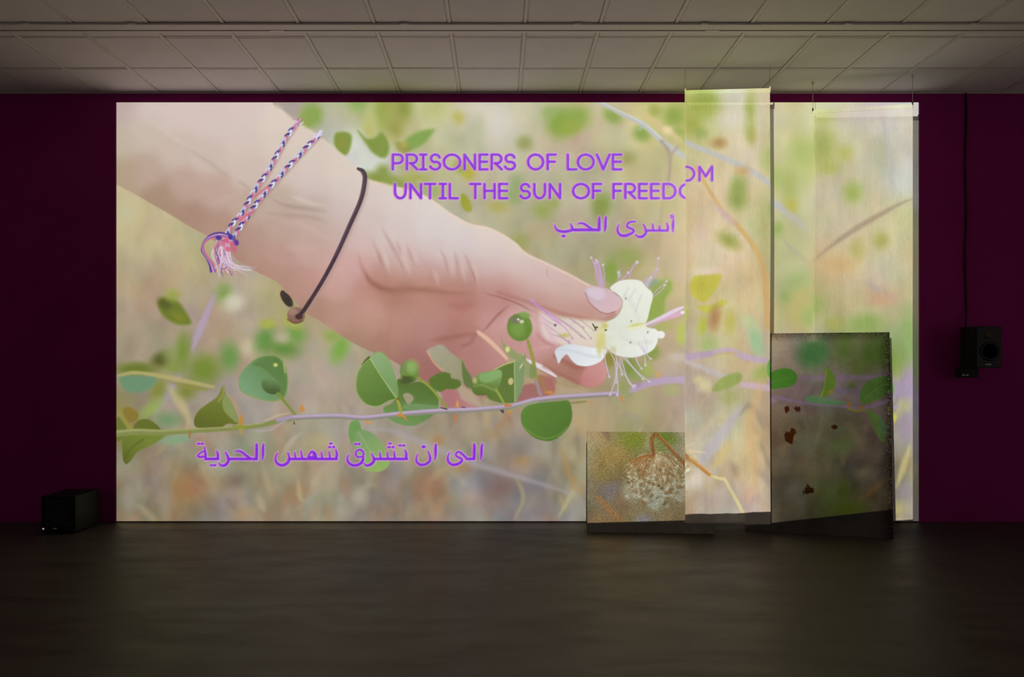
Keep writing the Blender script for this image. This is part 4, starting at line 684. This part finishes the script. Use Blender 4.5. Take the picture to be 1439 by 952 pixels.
class Mat:
    def __init__(s, name, col=(.5, .5, .5), rough=.6, metal=0, spec=.5):
        s.m = bpy.data.materials.new(name); s.m.use_nodes = True; s.N = s.m.node_tree.nodes; s.L = s.m.node_tree.links
        s.b = s.N['Principled BSDF']; s.b.inputs['Base Color'].default_value = (*col, 1); s.b.inputs['Roughness'].default_value = rough
        s.b.inputs['Metallic'].default_value = metal; s.b.inputs['Specular IOR Level'].default_value = spec; s.col = col
    def coords(s, scale=(1, 1, 1), kind='Object'):
        tc = s.N.new('ShaderNodeTexCoord'); mp = s.N.new('ShaderNodeMapping'); mp.inputs['Scale'].default_value = scale
        s.L.new(tc.outputs[kind], mp.inputs[0]); return mp.outputs[0]
    def noise(s, scale, detail=4, rough=.55, stretch=(1, 1, 1), vec=None):
        n = s.N.new('ShaderNodeTexNoise'); n.inputs['Scale'].default_value = scale; n.inputs['Detail'].default_value = detail; n.inputs['Roughness'].default_value = rough
        s.L.new(vec or s.coords(stretch), n.inputs['Vector']); return n.outputs['Fac']
    def ramp(s, fac, *stops):
        r = s.N.new('ShaderNodeValToRGB'); e = r.color_ramp.elements
        while len(e) < len(stops): e.new(.5)
        for k, (p, c) in enumerate(stops):
            e[k].position = p; e[k].color = (c, c, c, 1) if isinstance(c, (int, float)) else (*c, 1)
        s.L.new(fac, r.inputs[0]); return r.outputs[0]
    def mix(s, f, a, b, mode='MIX'):
        m = s.N.new('ShaderNodeMix'); m.data_type = 'RGBA'; m.blend_type = mode
        for i, v in ((0, f), (6, a), (7, b)):
            if isinstance(v, (int, float)): m.inputs[i].default_value = v
            elif isinstance(v, tuple): m.inputs[i].default_value = (*v, 1)
            else: s.L.new(v, m.inputs[i])
        return m.outputs[2]
    def math(s, op, a, b=None):
        n = s.N.new('ShaderNodeMath'); n.operation = op
        for i, v in enumerate((a, b)):
            if v is None: continue
            if isinstance(v, (int, float)): n.inputs[i].default_value = v
            else: s.L.new(v, n.inputs[i])
        return n.outputs[0]
    def color(s, out): s.L.new(out, s.b.inputs['Base Color']); return s
    def bump(s, h, dist=.002, strength=.5):
        b = s.N.new('ShaderNodeBump'); b.inputs['Distance'].default_value = dist; b.inputs['Strength'].default_value = strength
        s.L.new(h, b.inputs['Height']); s.L.new(b.outputs[0], s.b.inputs['Normal']); return s

# ---------------------------------------------------------------- materials
m_wall = Mat('purple_wall_paint', (.42, .018, .17), .75, spec=.05)
m_wall.color(m_wall.mix(m_wall.ramp(m_wall.noise(1.2, 3), (.35, 0.), (.7, 1.)), (.36, .02, .2), (.32, .017, .175)))
m_wall.bump(m_wall.noise(180, 3), .0008, .3)
m_screen = Mat('white_screen_paint', (.8, .8, .8), .9, spec=.1); m_screen.bump(m_screen.noise(260, 2), .0004, .15)
m_floor = Mat('dark_polished_concrete', (.06, .052, .046), .42, spec=.35)
v1 = m_floor.noise(.7, 5, .6); v2 = m_floor.noise(3.2, 6, .65, (.5, 1.6, 1)); v3 = m_floor.noise(40, 4, .7, (.7, 1.2, 1))
c = m_floor.mix(m_floor.ramp(v1, (.3, 0.), (.7, 1.)), (.075, .063, .052), (.053, .05, .043))
c = m_floor.mix(m_floor.ramp(v2, (.34, .55), (.5, 0.)), c, (.035, .032, .028)); c = m_floor.mix(m_floor.ramp(v3, (.5, 0.), (.72, .22)), c, (.11, .1, .09))
cr = m_floor.N.new('ShaderNodeTexNoise'); cr.inputs['Scale'].default_value = 1.4; cr.inputs['Detail'].default_value = 9; cr.inputs['Roughness'].default_value = .75
m_floor.L.new(m_floor.coords((.5, 2.2, 1)), cr.inputs['Vector'])
crack = m_floor.ramp(m_floor.math('ABSOLUTE', m_floor.math('SUBTRACT', cr.outputs['Fac'], .5)), (0., .8), (.006, 0.))
crack = m_floor.math('MULTIPLY', crack, m_floor.ramp(m_floor.noise(1.1, 2), (.52, 0.), (.6, 1.)))
m_floor.color(m_floor.mix(crack, c, (.02, .018, .016)))
m_floor.L.new(m_floor.ramp(v2, (.3, .38), (.7, .56)), m_floor.b.inputs['Roughness']); m_floor.bump(v2, .003, .25)
m_tile = Mat('mineral_fibre_tile', (.66, .6, .56), .95, spec=.1)
g = m_tile.noise(2.2, 3); h = m_tile.noise(120, 2)
m_tile.color(m_tile.mix(m_tile.ramp(g, (.3, 0.), (.7, 1.)), (.93, .89, .885), (.86, .82, .815))); m_tile.bump(h, .001, .4)
m_grid = Mat('white_grid_metal', (.8, .75, .7), .5); m_dark = Mat('dark_gap_shade', (.03, .026, .024), .8)
m_track = Mat('white_track_enamel', (.86, .8, .77), .6); m_slot = Mat('black_track_slot', (.012, .01, .01), .7)
m_steel = Mat('thin_steel_wire', (.25, .23, .2), .4, .8); m_black = Mat('black_speaker_shell', (.011, .011, .01), .55, spec=.25)
m_black.bump(m_black.noise(220, 2), .0006, .4)
m_baffle = Mat('black_speaker_front', (.005, .005, .004), .4, spec=.2); m_cone = Mat('dark_speaker_cone', (.02, .018, .016), .6); m_rubber = Mat('black_rubber', (.008, .008, .008), .7)
m_copper = Mat('dull_brass_dome', (.12, .08, .03), .35, .6); m_mark = Mat('pale_printed_mark', (.6, .6, .58), .5); m_cable = Mat('black_cable_sheath', (.006, .006, .006), .6)

def sheer(name, tint, opaque, seed):
    """woven sheer fabric: part of the light goes straight through the gaps between the threads"""
    s = Mat(name); N, L = s.N, s.L; N.remove(s.b); out = N['Material Output']
    th = s.noise(1, 3, .6, (300, 1, 12)); wv = s.noise(1, 4, .6, (34+seed, 1, 5)); moire = s.noise(1, 3, .7, (110, 1, 16+seed))
    k = s.math('ADD', s.math('MULTIPLY', th, .4), s.math('ADD', s.math('MULTIPLY', wv, .3), s.math('MULTIPLY', moire, .3)))
    fac = s.ramp(k, (.36, opaque-.07), (.64, opaque+.05))
    col = s.mix(s.ramp(k, (.38, 0.), (.62, 1.)), tuple(x*.93 for x in tint), tint)
    df = N.new('ShaderNodeBsdfDiffuse'); L.new(col, df.inputs[0]); tl = N.new('ShaderNodeBsdfTranslucent'); L.new(col, tl.inputs[0])
    mx = N.new('ShaderNodeMixShader'); mx.inputs[0].default_value = .12; L.new(df.outputs[0], mx.inputs[1]); L.new(tl.outputs[0], mx.inputs[2])
    tp = N.new('ShaderNodeBsdfTransparent'); m2 = N.new('ShaderNodeMixShader'); L.new(fac, m2.inputs[0]); L.new(tp.outputs[0], m2.inputs[1]); L.new(mx.outputs[0], m2.inputs[2])
    L.new(m2.outputs[0], out.inputs[0]); return s
m_sheer_a = sheer('sheer_white_fabric', (.88, .85, .8), .84, 0); m_sheer_b = sheer('sheer_cream_fabric', (.86, .84, .8), .80, 5)
m_hem = sheer('folded_fabric_hem', (.9, .88, .78), .92, 2); m_clear = sheer('clear_plastic_bar', (.92, .95, .8), .9, 3)

def metal_sheet(name, base, dark, rust, spots, rust_amt, grain, edge=None, metal=.8):
    s = Mat(name, base, .5, metal, .3); vec = s.coords(); big = s.noise(2.6, 5, .6); mid = s.noise(14, 6, .7); fine = s.noise(150, 2, .8); f2 = s.noise(75, 3, .8)
    c = s.mix(s.ramp(big, (.35, 0.), (.68, 1.)), base, dark); c = s.mix(s.ramp(mid, (.5, 0.), (.75, .3)), c, dark)
    c = s.mix(s.ramp(fine, (.42, grain), (.56, 0.)), c, tuple(x*.22 for x in dark)); c = s.mix(s.ramp(f2, (.6, 0.), (.75, grain*.7)), c, tuple(min(1, x*1.5) for x in base))
    tot = s.ramp(s.noise(5.5, 8, .75), (rust_amt, 0.), (rust_amt+.06, .75))
    for x, z, r in spots:
        d = s.N.new('ShaderNodeVectorMath'); d.operation = 'DISTANCE'; mp = s.N.new('ShaderNodeMapping'); mp.inputs['Scale'].default_value = (1, 0, 1)
        s.L.new(vec, mp.inputs[0]); s.L.new(mp.outputs[0], d.inputs[0]); d.inputs[1].default_value = (x, 0, z)
        k = s.math('ADD', s.math('DIVIDE', d.outputs['Value'], r), s.math('MULTIPLY', s.math('SUBTRACT', s.noise(22, 5, .7), .5), 3.2))
        tot = s.math('MAXIMUM', tot, s.ramp(k, (.72, 1.), (1.0, 0.)))
    c = s.mix(tot, c, rust)
    if edge:      # corroded specks gather near the free edges
        sp = s.N.new('ShaderNodeSeparateXYZ'); s.L.new(vec, sp.inputs[0]); w, h_ = edge
        e1 = s.ramp(s.math('SUBTRACT', w, sp.outputs[0]), (0., 1.), (.10, 0.)); e2 = s.ramp(s.math('SUBTRACT', h_, sp.outputs[2]), (0., .9), (.09, 0.))
        ed = s.math('MAXIMUM', e1, e2); nn = s.ramp(s.noise(60, 5, .8), (.40, 0.), (.5, 1.))
        c = s.mix(s.math('MULTIPLY', ed, nn), c, (.03, .018, .01))
    s.color(c); s.bump(mid, .001, .3); return s

# ---------------------------------------------------------------- the setting
CEIL = CAM_Z+2.703; XL, XR, YB, YF = -7.6, 7.9, .03, -9.0
def st_obj(name, bm, mat): return tag(obj(name, bm, mat), kind='structure')
floor = st_obj('floor', bx(XL, XR, YF, YB+.15, -.12, 0), m_floor.m); floor['label'] = 'dark grey brown worn concrete floor'; floor['category'] = 'floor'
wall = st_obj('wall_back', bx(XL, XR, YB, YB+.15, 0, CEIL+.1), m_wall.m); wall['label'] = 'deep purple painted wall behind the projection'; wall['category'] = 'wall'
ceiling = st_obj('ceiling', bx(XL, XR, YF, YB, CEIL+.03, CEIL+.1), m_grid.m); ceiling['label'] = 'suspended ceiling of square off white tiles'; ceiling['category'] = 'ceiling'
# tiles and their metal grid: 60 cm module
PX0, PY0, MOD = -.386, -.53, .6
rng = random.Random(3)
def tile_mesh(w, d):
    bm = bmesh.new(); e = .014
    lo = [bm.verts.new((x, y, 0)) for x, y in ((-w/2+e, -d/2+e), (w/2-e, -d/2+e), (w/2-e, d/2-e), (-w/2+e, d/2-e))]
    hi = [bm.verts.new((x, y, .009)) for x, y in ((-w/2, -d/2), (w/2, -d/2), (w/2, d/2), (-w/2, d/2))]
    bm.faces.new(lo[::-1])
    for k in range(4): bm.faces.new((lo[k], lo[(k+1) % 4], hi[(k+1) % 4], hi[k]))
    bm.faces.new(hi); bmesh.ops.recalc_face_normals(bm, faces=bm.faces[:]); return bm
cols = range(-9, 10); rows = range(-1, 8)
first = {}
for r in rows:
    y1 = PY0-MOD*r if r >= 0 else YB; y0 = PY0-MOD*(r+1)
    for k in cols:
        key = r < 0; d = (y1-y0)-.012; w = MOD-.026
        if key not in first: o = obj('ceiling_tile', tile_mesh(w, d), m_tile.m, ceiling); first[key] = o
        else: o = first[key].copy(); C.objects.link(o)
        o.location = (PX0+MOD*(k+.5), (y0+y1)/2, CEIL+.004+rng.uniform(-.0015, .0015)); o.rotation_euler = (rng.uniform(-.003, .003), rng.uniform(-.003, .003), 0)
ra = None
for k in list(cols)+[10]:
    if ra is None: o = ra = obj('grid_runner', bx(-.012, .012, PY0-MOD*8, YB, CEIL-.001, CEIL+.028), m_grid.m, ceiling)
    else: o = ra.copy(); C.objects.link(o)
    o.location = (PX0+MOD*k, 0, 0)
rb = None
for r in list(range(0, 9)):
    for k in cols:
        if rb is None: o = rb = obj('cross_tee', bx(.012, MOD-.012, -.005, .005, CEIL+.004, CEIL+.028), m_grid.m, ceiling)
        else: o = rb.copy(); C.objects.link(o)
        o.location = (PX0+MOD*k, PY0-MOD*r, 0)
tr = st_obj('trim_1', bx(XL, XR, YB-.022, YB, CEIL-.006, CEIL+.002), m_grid.m); tr['label'] = 'thin pale angle trim where the ceiling meets the purple wall'; tr['category'] = 'trim'

# lighting track under the ceiling
def px_x(px, d): return (px-VPX)*d/FOCAL_PX
track = empty('lighting_track', (0, -1.305, CEIL-.014)); tag(track, 'long white lighting track running across the ceiling', 'track')
obj('track_body', bx(-6.2, 6.2, -.065, .065, .005, .014), m_track.m, track)
for y0, y1 in ((-.065, .0205), (.0355, .065)): obj('track_lip', bx(-6.2, 6.2, y0, y1, 0, .006, bevel=.001, seg=1), m_track.m, track)
obj('track_slot', bx(-6.2, 6.2, .021, .035, .003, .0045), m_slot.m, track)
for px in (389, 1001): obj('feed_cover', bx(px_x(px, 5.49)-.055, px_x(px, 5.49)+.055, .019, .037, -.003, .005, bevel=.001), m_track.m, track)
for px in (37, 185, 568, 812, 990, 1192, 1368):
    x = px_x(px, 5.4); cl = obj('track_clip', bx(x-.03, x+.03, -.078, -.066, 0, .013, bevel=.002), m_track.m, track)

# white screen board on the wall
SX0, SX1 = (163.6-VPX)/PXM, (1291.0-VPX)/PXM
screen = obj('projection_screen', bx(0, SX1-SX0, 0, .029, 0, CAM_Z+(VPY-144)/PXM-.014, bevel=.001, seg=1), m_screen.m, loc=(SX0, 0, .014))
tag(screen, 'huge white screen board showing a projected hand, a caper flower and purple lettering', 'screen')
obj('kick_gap_shade', bx(0, SX1-SX0, .012, .029, -.0135, -.0005), m_dark.m, screen)  # dark strip filling the gap below the board, stands for its shade

# ---------------------------------------------------------------- hanging fabric strips
def strip(name, label, L_, R_, z0, z1, mat, hook_len, seed, hem_mat, with_rings):
    (xa, ta), (xb, tb) = L_, R_
    root = empty(name, ((xa+xb)/2, -(ta+tb)/2, z0)); tag(root, label, 'curtain')
    o0 = Vector(root.location); ux = Vector((xb-xa, -(tb-ta), 0)); W = ux.length; ux.normalize(); nrm = Vector((ux.y, -ux.x, 0))
    def P(u, v, off=0): return Vector((xa, -ta, z0))+ux*(u*W)+Vector((0, 0, v*(z1-z0)))+nrm*off-o0
    rg = random.Random(seed); ph = [rg.uniform(0, 6.28) for _ in range(8)]
    def wob(u, v): return (.006*math.sin(7*u+ph[0]+2*v)+.004*math.sin(19*u+ph[1]-3*v)+.002*math.sin(43*u+ph[2]+5*v))*(1-v)**.35*(.35+.65*(v < .995))*(1 if v > .02 else .5)
    bm = bmesh.new(); nu, nv = 40, 90
    g = [[bm.verts.new(P(u/nu+.0035*math.sin(9*v/nv+ph[3])*(abs(2*u/nu-1)), v/nv, wob(u/nu, v/nv))) for u in range(nu+1)] for v in range(nv+1)]
    for v in range(nv):
        for u in range(nu): bm.faces.new((g[v][u], g[v][u+1], g[v+1][u+1], g[v+1][u]))
    obj('fabric_panel', bm, mat, root, smooth=True)
    def rail(nm, v0, v1, th, m, ext=0):
        b = bmesh.new(); c = []
        for s in (-th, th):
            for u, z in ((-ext, v0), (1+ext, v0), (1+ext, v1), (-ext, v1)): c.append(b.verts.new(P(u, 0, s)+Vector((0, 0, z))))
        for f in ((0, 1, 2, 3), (7, 6, 5, 4), (0, 4, 5, 1), (1, 5, 6, 2), (2, 6, 7, 3), (3, 7, 4, 0)): b.faces.new([c[i] for i in f])
        bmesh.ops.recalc_face_normals(b, faces=b.faces[:]); return obj(nm, b, m, root)
    H = z1-z0
    rail('top_bar', H-.036, H+.002, .004, m_clear.m, .002); rail('bottom_hem', -.001, .016, .004, hem_mat, 0)
    for u in (.003, .997):
        p = P(u, 1); w = bmesh.new(); top = CEIL-z0-.001
        tube(w, [(p.x, p.y, p.z-.01), (p.x, p.y, top)], .0016, 5); wo = obj('hanging_wire', w, m_steel.m, root)
        b = bmesh.new(); box(b, p.x-.005, p.x+.005, p.y-.006, p.y+.006, p.z-.012, p.z+.018, bevel=.001, seg=1); obj('wire_clip', b, m_cable.m if with_rings else m_clear.m, wo)
        if with_rings:
            b = bmesh.new(); ring = [(p.x+.011*math.cos(a), p.y, top-.03+.011*math.sin(a)) for a in [2*math.pi*k/14 for k in range(15)]]; tube(b, ring, .0022, 5); obj('ring_hook', b, m_steel.m, wo)
    return root
def P_at(px, t): return ((px-VPX)/PXM*(1-t/CAM_D), t)
strip('hanging_fabric_strip', 'narrow sheer white fabric strip in front of the word end and the small panel', P_at(962.6, .53), P_at(1082.2, .58), .122, CAM_Z+2.503, m_sheer_a.m, 0, 1, m_hem.m, False)
strip('hanging_fabric_strip', 'wider sheer cream fabric strip at the right edge, hanging behind the tall rusty panel', P_at(1141.8, .29), P_at(1282.8, .44), .118, CAM_Z+2.415, m_sheer_b.m, 0, 2, m_hem.m, True)

# ---------------------------------------------------------------- leaning metal panels
def sheet(name, label, BL, BR, TR, TL, mat, th=.014):
    """corners (x, t, z) of the front face; a folded tray of sheet metal with a return edge"""
    f = [Vector((x, -t, z)) for x, t, z in (BL, BR, TR, TL)]; ux = (f[1]-f[0]); ux.z = 0; ang = math.atan2(ux.y, ux.x); org = f[0].copy()
    R = Matrix.Rotation(-ang, 3, 'Z'); loc = [R @ (p-org) for p in f]
    n = (loc[1]-loc[0]).cross(loc[3]-loc[0]).normalized()
    root = empty(name, org); root.rotation_euler = (0, 0, ang); tag(root, label, 'panel')
    def quad(bm, c, d0, d1):
        a = [bm.verts.new(p+n*d0) for p in c]; b = [bm.verts.new(p+n*d1) for p in c]
        bm.faces.new(a); bm.faces.new(b[::-1])
        for k in range(4): bm.faces.new((a[k], b[k], b[(k+1) % 4], a[(k+1) % 4]))
        bmesh.ops.recalc_face_normals(bm, faces=bm.faces[:])
    b = bmesh.new(); quad(b, loc, 0, -.003); bmesh.ops.bevel(b, geom=b.edges[:], offset=.0008, segments=1, affect='EDGES'); obj('metal_sheet', b, mat, root)
    def lerp(u, v): return (loc[0]*(1-u)+loc[1]*u)*(1-v)+(loc[3]*(1-u)+loc[2]*u)*v
    W = (loc[1]-loc[0]).length; H = (loc[3]-loc[0]).length; e, h = .02/W, .02/H
    for u0, u1, v0, v1 in ((0, e, 0, 1), (1-e, 1, 0, 1), (e, 1-e, 1-h, 1), (e, 1-e, 0, h)):
        q = bmesh.new(); quad(q, [lerp(u0, v0), lerp(u1, v0), lerp(u1, v1), lerp(u0, v1)], -.003, -th); obj('back_frame', q, m_frame.m, root)
    return root, W, H
m_frame = Mat('rusty_frame_steel', (.035, .02, .014), .7, .3)
W2, H2 = 1.26, 1.87
m_small = metal_sheet('speckled_galvanised_sheet', (.50, .48, .43), (.42, .39, .32), (.2, .1, .04), [], .74, .65, metal=.75)
def loc2(px, py):     # photo point on the tall panel -> its own x, z
    t = .32+.315*(px-1047)/207-.085*(753-py)/286; x = (px-VPX)/PXM*(1-t/CAM_D); z = CAM_Z+(VPY-py)/PXM*(1-t/CAM_D); return (x-2.341)/math.cos(.252), z
m_tall = metal_sheet('dark_rusted_steel_sheet', (.25, .23, .21), (.16, .14, .125), (.055, .016, .004),
    [loc2(1103, 575)+(.03,), loc2(1119, 575)+(.035,), loc2(1107, 614)+(.06,), loc2(1112, 606)+(.03,), loc2(1135, 689)+(.045,), loc2(1170, 601)+(.028,)], .70, .22, edge=(1.255, 1.875), metal=.9)
sheet('leaning_metal_panel', 'small speckled metal panel on the floor showing a dried flower head', (.8345, .388, 0), (2.008, .455, 0), (2.02, .33, .932), (.851, .263, .932), m_small.m)
sheet('leaning_metal_panel', 'tall dark rust stained metal panel leaning right of the narrow fabric strip', (2.341, .32, 0), (3.565, .635, 0), (3.579, .55, 1.871), (2.352, .235, 1.871), m_tall.m)

# ---------------------------------------------------------------- loudspeakers
def speaker_on_wall():
    x0, x1, z0, z1 = 4.547, 4.793, 1.541, 1.94; yf, yb = -.30, -.075; cx, cz = (x0+x1)/2, 1.8
    root = empty('wall_speaker', (cx, 0, z0)); tag(root, 'black two way loudspeaker bracketed high on the purple wall at the right', 'speaker')
    o0 = Vector(root.location)
    def A(nm, bm, m, par=root, smooth=False): bm.transform(Matrix.Translation(-o0)); return obj(nm, bm, m, par, smooth=smooth)
    A('cabinet', bx(x0, x1, yf+.012, yb, z0, z1, bevel=.006), m_black.m); A('baffle', bx(x0+.003, x1-.003, yf, yf+.014, z0+.003, z1-.003, bevel=.004), m_baffle.m)
    wx, wz, tx, tz = 4.677, CAM_Z+(VPY-494)/147.8, 4.655, CAM_Z+(VPY-471.5)/147.8
    w = A('woofer', lathe([(.088, 0), (.088, .006), (.076, .008), (.072, .002), (.064, -.002), (.03, -.022), (.026, -.02), (.014, -.014)], 36, at=(wx, yf, wz)), m_cone.m, smooth=True)
    A('surround', lathe([(.094, 0), (.094, .005), (.088, .007), (.087, 0)], 36, at=(wx, yf-.001, wz)), m_rubber.m, w)
    A('tweeter', lathe([(.034, 0), (.034, .004), (.018, .001), (.014, .005), (.008, .009)], 28, at=(tx, yf, tz)), m_copper.m, smooth=True)
    A('name_badge', bx(4.635, 4.69, yf-.0015, yf, CAM_Z+(VPY-513)/147.8, CAM_Z+(VPY-511.8)/147.8), m_mark.m)
    b = bx(x0+.1, x0+.2, yb, YB-.012, 1.60, 1.72, bevel=.003); A('wall_bracket', b, m_rubber.m); A('bracket_plate', bx(x0+.09, x0+.23, YB-.014, YB-.001, 1.57, 1.78, bevel=.002), m_rubber.m)
    A('connector_box', bx(4.513, 4.69, -.13, -.06, 1.445, 1.545, bevel=.004), m_rubber.m)
    for x in (4.535, 4.572): A('plug', lathe([(.008, 0), (.008, .02), (.005, .026)], 12, at=(x, -.128, 1.47)), m_mark.m)
    return root
speaker_on_wall()
pts = [(px_x(1358+1.0*math.sin(k*1.3)*(k not in (0, 12)), 6.78), YB-.012, CEIL-.001-(CEIL-1.93)*k/12) for k in range(13)]
pts[-1] = (4.60, -.075, 1.925)
c0 = Vector(pts[-1]); bm = tube(bmesh.new(), [Vector(p)-c0 for p in pts], .0085, 8)
cab = obj('speaker_cable', bm, m_cable.m, loc=c0, smooth=True); tag(cab, 'black cable dropping down the purple wall from the ceiling to the wall speaker', 'cable')

def speaker_on_floor():
    x0, x1, yf, yb, z1 = -4.24, -3.924, -.46, -.075, .35; cx = (x0+x1)/2
    root = empty('floor_speaker', (cx, (yf+yb)/2, 0)); tag(root, 'black box subwoofer on the floor left of the screen', 'speaker'); o0 = Vector(root.location)
    def A(nm, bm, m, par=root, smooth=False): bm.transform(Matrix.Translation(-o0)); return obj(nm, bm, m, par, smooth=smooth)
    A('cabinet', bx(x0, x1, yf+.02, yb, .012, z1, bevel=.008), m_black.m)
    for a in ((x0, x1, z1-.025, z1), (x0, x1, .012, .07), (x0, x0+.022, .07, z1-.025), (x1-.022, x1, .07, z1-.025)): A('front_rim', bx(a[0], a[1], yf, yf+.022, a[2], a[3], bevel=.004), m_baffle.m)
    A('recessed_front', bx(x0+.02, x1-.02, yf+.012, yf+.022, .068, z1-.022), m_rubber.m)
    w = A('woofer', lathe([(.105, 0), (.105, .006), (.094, .009), (.088, .002), (.08, -.002), (.035, -.006), (.02, -.001)], 40, at=(-4.075, yf+.012, .205)), m_cone.m, smooth=True)
    A('surround', lathe([(.112, 0), (.112, .005), (.106, .007), (.1, .001)], 40, at=(-4.075, yf+.0115, .205)), m_rubber.m, w)
    A('name_badge', bx(-4.128, -4.092, yf-.0015, yf+.001, .092, .102), m_mark.m).location.z -= .045
    A('power_light', lathe([(.0075, 0), (.0075, .003), (.004, .004)], 14, at=(-4.218, yf, .05)), m_led.m)
    for x, y in ((x0+.04, yf+.06), (x1-.04, yf+.06), (x0+.04, yb-.04), (x1-.04, yb-.04)): A('rubber_foot', lathe([(.016, 0), (.016, .012)], 14, 'Z', at=(x, y, 0)), m_rubber.m)
m_led = Mat('small_status_lamp', (.7, .75, .8), .4); m_led.b.inputs['Emission Color'].default_value = (.8, .9, 1, 1); m_led.b.inputs['Emission Strength'].default_value = .35
speaker_on_floor()
